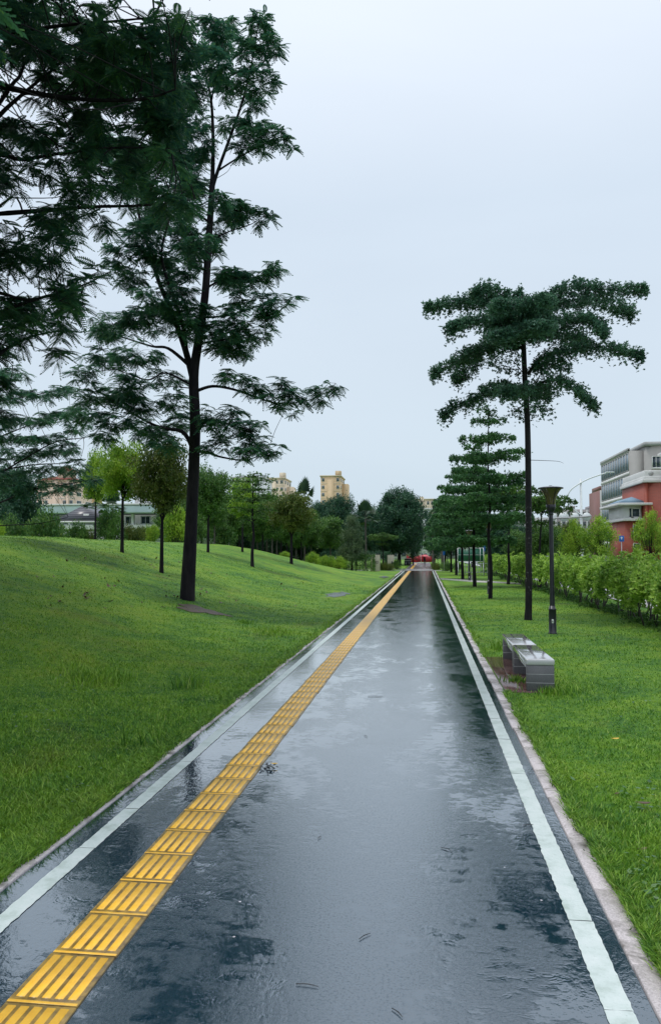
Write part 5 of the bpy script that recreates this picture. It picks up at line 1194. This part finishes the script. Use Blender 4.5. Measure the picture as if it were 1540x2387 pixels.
# low white building behind the mound
Yd = 82; a = at_y(60, 1288, Yd); c = at_y(500, 1288, Yd); W = c[0] - a[0]; t = empty('low_building', (a[0], Yd, 0), 'long low white building with a flat overhanging roof behind the mound', 'building')
Zv = lambda v: H_EYE + (1288 - v) / F_PX * Yd
MB().box((W / 2, 4, Zv(1195) / 2), (W, 6, Zv(1195)), 0).build('wall', M['white_wall'], t); q = MB(); q.box((W / 2, 3, (Zv(1176) + Zv(1193)) / 2), (W + 1, 10, Zv(1176) - Zv(1193)), .03); q.build('roof', M['teal_trim'], t)
MB().box((W / 2, 3, Zv(1173)), (W + 1.4, 10.4, .18), .02).build('roof_edge', M['cornice'], t); MB().box((W / 2, .2, Zv(1226)), (W, 2.2, .5), .02).build('balcony_slab', M['cornice'], t)
for i in range(12):
    x = (i + .5) / 12 * W; window(t, x, .98, Zv(1208), 1.1, .9, bars=2)
    window(t, x, .98, Zv(1243), 1.3, 1.1, bars=2)
    if i % 2 == 0: MB().box((x + .9, -.5, Zv(1195) / 2), (.32, .32, Zv(1195)), .02).build('column', M['cornice'], t)
MB().tube([((395 - 60) / F_PX * Yd, -1.9, Zv(1179)), ((395 - 60) / F_PX * Yd, -1.9, Zv(1188)), ((398 - 60) / F_PX * Yd, -1.7, Zv(1195))], .05, 6).build('downpipe', M['cornice'], t)
q = MB(); x0_, x1_ = (300 - 60) / F_PX * Yd, (372 - 60) / F_PX * Yd; q.box(((x0_ + x1_) / 2, 7, (Zv(1150) + Zv(1173)) / 2), (x1_ - x0_, 5, Zv(1150) - Zv(1173))); q.build('roof_house', M['grey_wall'], t)
window(t, (x0_ + x1_) / 2, 4.48, Zv(1163), 2.2, .5, bars=2, sill=False)
# pavilion with dark hipped tile roof
Yd = 66; a = at_y(140, 1288, Yd); c = at_y(222, 1288, Yd); W = c[0] - a[0]; t = empty('pavilion', (a[0], Yd, 0), 'pavilion with a dark grey hipped tile roof and a small dormer', 'building')
MB().box((W / 2, 2.5, Zv(1210) * .4), (W, 5, Zv(1210) * .8)).build('wall', M['cornice'], t)
Zv = lambda v: H_EYE + (1288 - v) / F_PX * Yd
q = MB(); hip(q, 0, W, 0, 5, Zv(1212), Zv(1170), .5, .36); q.build('roof', M['roof_tile'], t); MB().box((W * .72, .55, Zv(1203)), (.5, 1.0, .75), .02).build('dormer', M['cornice'], t); MB().box((W / 2, -.52, Zv(1213)), (W + 1.1, .12, .16)).build('eaves', M['cornice'], t)

# right: grey office building with banded windows
Yd = 100; t = empty('grey_office', (25.6, Yd, 0), 'grey concrete office building with banded windows behind the brick one', 'building')
Zv = lambda v: H_EYE + (1288 - v) / F_PX * Yd
Ht = Zv(1042)
q = MB(); q.box((8.9, 8, Ht / 2 - .3), (14, 16, Ht)); q.box((1.0, 8.6, Ht / 2 - .55), (1.8, 15.4, Ht - .5)); q.build('wall', M['beige_grey'], t)
bd = MB()
for k in range(5): bd.box((.06, 8.6, Ht - .75 - k * 2.9), (.14, 15.4, .42))
bd.build('floor_band', M['cornice'], t)
for k in range(4):
    for j in range(11): window(t, .06, 1.6 + j * 1.38, Ht - 2.2 - k * 2.9, 1.22, 2.3, 'x', bars=2, frame='grey_wall', sill=False, glass='glass_blue')
for k in range(3):
    for j in range(4):
        if k == 0: window(t, 3.6 + j * 2.6, -.03, Ht - 2.4, 2.0, 1.5, bars=4, frame='cornice')
        else: window(t, 3.6 + j * 2.6, -.03, Ht - 2.4 - k * 2.4, 2.0, 1.5, bars=4, frame='cornice')
pp = MB(); pp.box((8.9, -.06, Ht - .1), (14.3, .4, .5)); pp.box((1.9, 8, Ht - .1), (.4, 16, .49)); pp.box((.1, 8.6, Ht - .65), (.3, 15.4, .4)); pp.build('parapet', M['grey_wall'], t); MB().lathe([(.5, Ht), (.5, Ht + .5), (0, Ht + .6)], 12, (5, 3, 0)).build('roof_vent', M['cornice'], t)
# red brick building: tall bay, lower wing with blue roof
Yd = 74; t = empty('brick_building', (20.0, Yd, 0), 'red brick building with white cornices and small blue roofs at the right edge', 'building')
Zv = lambda v: H_EYE + (1288 - v) / F_PX * Yd; s = Yd / F_PX; X = lambda u: (u - 990) * s - 20.0 + .07
x0, x1 = X(1476), X(1530); zb = Zv(1131)
q = MB(); q.box(((x0 + x1) / 2 + 2, 4, zb / 2 - .2), (x1 - x0 + 4, 8, zb + .4)); q.box((x0 + .18, -.06, zb / 2 - .2), (.3, .12, zb + .3)); q.box((x1 - .1, -.06, zb / 2 - .2), (.3, .12, zb + .3)); q.build('wall', M['brick'], t)
q = MB(); q.box(((x0 + x1) / 2 + 2, 3.9, zb + .16), (x1 - x0 + 4.4, 8.4, .3), .03); q.box(((x0 + x1) / 2 + 2, 3.95, zb + .45), (x1 - x0 + 4.1, 8.1, .26), .03); q.box(((x0 + x1) / 2 + 2, 4.05, zb + .86), (x1 - x0 + 3.9, 7.9, .6), .05); q.build('cornice', M['cornice'], t)
q = MB(); q.lathe([(.32, 0), (.32, .12), (0, .12)], 14); o = q.build('arch_vent', M['grey_wall'], t); o.rotation_euler = (PI / 2, 0, 0); o.location = (x0 + .65, .13, zb + .86); o.scale = (.7, .7, .7)
# wing on the left, lower
w0, w1 = X(1436), X(1472); zw = Zv(1240)
zl, zu, ze = Zv(1216), Zv(1194), Zv(1190)
q = MB(); q.box(((w0 + w1) / 2, 3.6, zl / 2 - .2), (w1 - w0, 6, zl + .4)); q.build('wing_wall', M['brick'], t)
q = MB(); q.box(((w0 + w1) / 2, 3.6, (zl + zu) / 2 + .25), (w1 - w0 + .06, 6.1, zu - zl + .5)); q.box(((w0 + w1) / 2, 3.5, zl + .12), (w1 - w0 + .5, 6.6, .26), .03); q.build('upper_storey', M['cornice'], t)
q = MB(); q.box(((w0 + w1) / 2, 3.4, zu + .62), (w1 - w0 + 1.6, 7.6, .22), .04); q.build('eaves', M['cornice'], t)
q = MB(); hip(q, w0, w1, .6, 6.6, zu + .74, zu + 1.35, .55, .3); q.build('wing_roof', M['blue_roof'], t)
for k, zz in enumerate((zl - .85, zl - 2.55, zl - 4.2)): window(t, w1 - .45, .58, zz, .62, .95, bars=1, frame='cornice')
window(t, w1 - .5, .52, zl + .75, .75, .85, bars=1, frame='cornice'); window(t, w0 + .55, .52, zl + .75, .3, .85, bars=1, frame='cornice')
# nearer tower at the very edge
n0 = X(1527); zt = Zv(1108)
q = MB(); q.box((n0 + 2.3, -1.2, zt / 2 - .2), (4.4, 3.6, zt + .4)); q.box((n0 + .12, -3.06, zt / 2 - .2), (.2, .12, zt + .3)); q.build('tower_wall', M['brick'], t)
q = MB(); q.box((n0 + 2.3, -1.3, zt + .12), (4.9, 4.3, .3), .03); q.box((n0 + 2.3, -1.2, zt + .95), (4.2, 3.5, 1.4), .03); q.box((n0 + 2.3, -1.35, zt + 1.75), (5.6, 5.2, .22), .04); q.build('tower_cornice', M['cornice'], t)
q = MB(); hip(q, n0 + .2, n0 + 4.4, -3.4, .8, zt + 1.87, zt + 3.2, .5, .4); q.build('tower_roof', M['blue_roof'], t)
q = MB(); q.box((n0 + 2.6, -1.2, zt + 3.3), (3.2, 2.8, 2.2), .04); q.build('lantern', M['cornice'], t)
# far slabs behind the hedge
def slab_block(u0, u1, vt, Yd, floors, cols, label, mm='slab_grey', steps=()):
    a, c = at_y(u0, 1288, Yd), at_y(u1, 1288, Yd); W = c[0] - a[0]; H = H_EYE + (1288 - vt) / F_PX * Yd; t = empty('apartment_block', (a[0], Yd, 0), label, 'building')
    q = MB(); q.box((W / 2, 6, H / 2 - .5), (W, 12, H + 1))
    for x0, x1, dz in steps: q.box(((x0 + x1) / 2 * W, 5, H + dz / 2), ((x1 - x0) * W, 8, dz))
    q.build('wall', M[mm], t); fh = H / floors
    pi = MB()
    for j in range(cols + 1): pi.box((j / cols * W, -.2, H / 2), (.5, .4, H * .98))
    pi.build('pilaster', M['grey_wall'], t)
    for k in range(floors):
        for j in range(cols): window(t, (j + .5) / cols * W, -.02, (k + .52) * fh, W / cols * .5, fh * .45, bars=2, sill=False, frame='grey_wall')
slab_block(1296, 1392, 1190, 260, 5, 8, 'grey brown apartment slab behind the round sign backs', steps=[(.02, .12, 1.4), (.36, .48, 1.2), (.85, .95, 1.2)])
slab_block(1195, 1300, 1208, 280, 4, 8, 'hazy grey apartment slab left of the near lamp', 'grey_wall')
slab_block(1396, 1404, 1206, 300, 4, 1, 'sliver of a pale far block left of the brown tower', 'white_wall')
slab_block(1402, 1424, 1146, 170, 5, 2, 'narrow brown brick block left of the grey office', 'brown_brick', steps=[(.0, .9, .9)])
slab_block(470, 640, 1215, 190, 3, 12, 'low pale block glimpsed between the grove trunks', 'white_wall')
slab_block(640, 950, 1235, 210, 3, 16, 'long low pale block behind the grove', 'white_wall')
slab_block(-260, 84, 1180, 220, 4, 12, 'long pale block behind the left edge trees', 'tan_pale')
slab_block(1010, 1200, 1235, 240, 3, 10, 'low grey block behind the dark trees on the right', 'grey_wall')

# ------------------------------------------------------------------ small litter on path and grass
M['dead_leaf'] = mat('dead_leaf', (.10, .05, .015), (.05, .025, .01), 20, .4); M['yellow_leaf'] = mat('yellow_leaf', (.72, .42, .03), (.8, .5, .05), 20, .35)
def fallen(u, v, L_, m, label, rz=0.0, zo=.008, name='fallen_leaf', curl=.25):
    b = on_ground(u, v) if v > 0 else None; x, y = b[0], b[1]; z = max(float(ground_z(x, y)), 0.0) if (x < -2.45 or x > 1.03) else .0
    q = MB(); n = 9; V = []
    for i in range(n):
        tt = i / (n - 1); wd = .26 * L_ * math.sin(PI * min(1, tt * .92 + .06)) ** .8; zz = curl * L_ * (tt - .5) ** 2
        V += [[(tt - .5) * L_, -wd, zz + .1 * wd], [(tt - .5) * L_, 0, zz], [(tt - .5) * L_, wd, zz + .1 * wd]]
    q.add(V, [(i * 3 + k, i * 3 + 3 + k, i * 3 + 4 + k, i * 3 + 1 + k) for i in range(n - 1) for k in range(2)])
    q.tube([(-.5 * L_, 0, curl * L_ * .25), (-.68 * L_, .02 * L_, curl * L_ * .3)], .0015 + L_ * .012, 5)
    o = q.build(name, m, None, True); md = o.modifiers.new('thickness', 'SOLIDIFY'); md.thickness = .002
    o.location = (x, y, z + zo); o.rotation_euler = (0, 0, rz); return tag(o, label, 'leaf')
fallen(1434, 1738, .075, M['yellow_leaf'], 'yellow fallen leaf lying on the right lawn', .4, .06)
fallen(640, 1784, .055, M['yellow_leaf'], 'curled yellowish leaf on the dark clump beside the tactile strip', .2, .03)
fallen(1500, 1888, .09, M['dead_leaf'], 'dark curled dead leaf near the right edge of the lawn', .1, .05)
fallen(1437, 1857, .05, M['dead_leaf'], 'small reddish dead leaf on the right kerb', .8, .02)
fallen(1497, 1990, .06, M['dead_leaf'], 'dark red dead leaf at the grass fringe of the right kerb', .5, .02)
# dark sodden clump by the tactile strip
b = on_ground(626, 1790); q = MB(); g = np.random.default_rng(5); V = []
for i in range(46):
    c = np.array([g.normal(0, .05), g.normal(0, .03), abs(g.normal(.012, .01))]); a = g.uniform(0, 6.28); l = g.uniform(.02, .05); d = np.array([math.cos(a), math.sin(a), g.uniform(-.2, .4)]) * l; s_ = np.array([-math.sin(a), math.cos(a), 0]) * l * .3; q.add(leaf_quad(c, d, s_), [(0, 1, 2, 3)])
o = q.build('leaf_clump', M['mark']); o.location = (b[0], b[1], .004); tag(o, 'sodden dark clump of rotted leaves against the tactile strip', 'leaf clump')
GT = 'little dark twigs lying on the wet path'
tw = None
for i, (u, v, L_, rz) in enumerate([(875, 1622, .2, 0.0), (716, 2293, .10, -.1), (925, 2372, .07, -.9), (1040, 1980, .08, -.6), (852, 1715, .07, -1.0), (850, 1320 + 860, .08, .9), (1048, 1640, .06, -.6), (1230, 1925, .07, .2), (745, 1955, .05, 1.2)]):
    p_ = on_ground(u, v); q = MB(); q.tube(smooth_path([(-L_ / 2, 0, .004), (0, L_ * .06, .006), (L_ / 2, 0, .004)], 3), [.0022, .002, .002, .0024, .002, .0015, .0012], 5)
    o = q.build('twig', M['mark']); o.location = (p_[0], p_[1], .002); o.rotation_euler = (0, 0, rz)
    tag(o, 'white tipped twig lying across the middle of the path' if i == 0 else 'one of the little dark twigs lying on the wet path', 'twig', None if i == 0 else GT)

GL = 'dark fallen leaves strewn over the left mound'; gl = np.random.default_rng(77); first = None
for i in range(70):
    u_, v_ = (gl.uniform(60, 430), gl.uniform(1300, 1420)) if i < 52 else (gl.uniform(440, 720), gl.uniform(1330, 1420))
    p_ = on_ground(u_, v_)
    if first is None:
        first = fallen(u_, v_, .13, M['dead_leaf'], 'one of the dark curled leaves strewn over the left mound', 0, .03, curl=.9); tag(first, group=GL)
    else:
        o = first.copy(); COL.objects.link(o); s_ = gl.uniform(.5, 1.15); o.scale = (s_, s_, s_); o.location = (p_[0], p_[1], float(ground_z(p_[0], p_[1])) + .028); o.rotation_euler = (gl.normal(0, .3), gl.normal(0, .3), gl.uniform(0, 6.28))
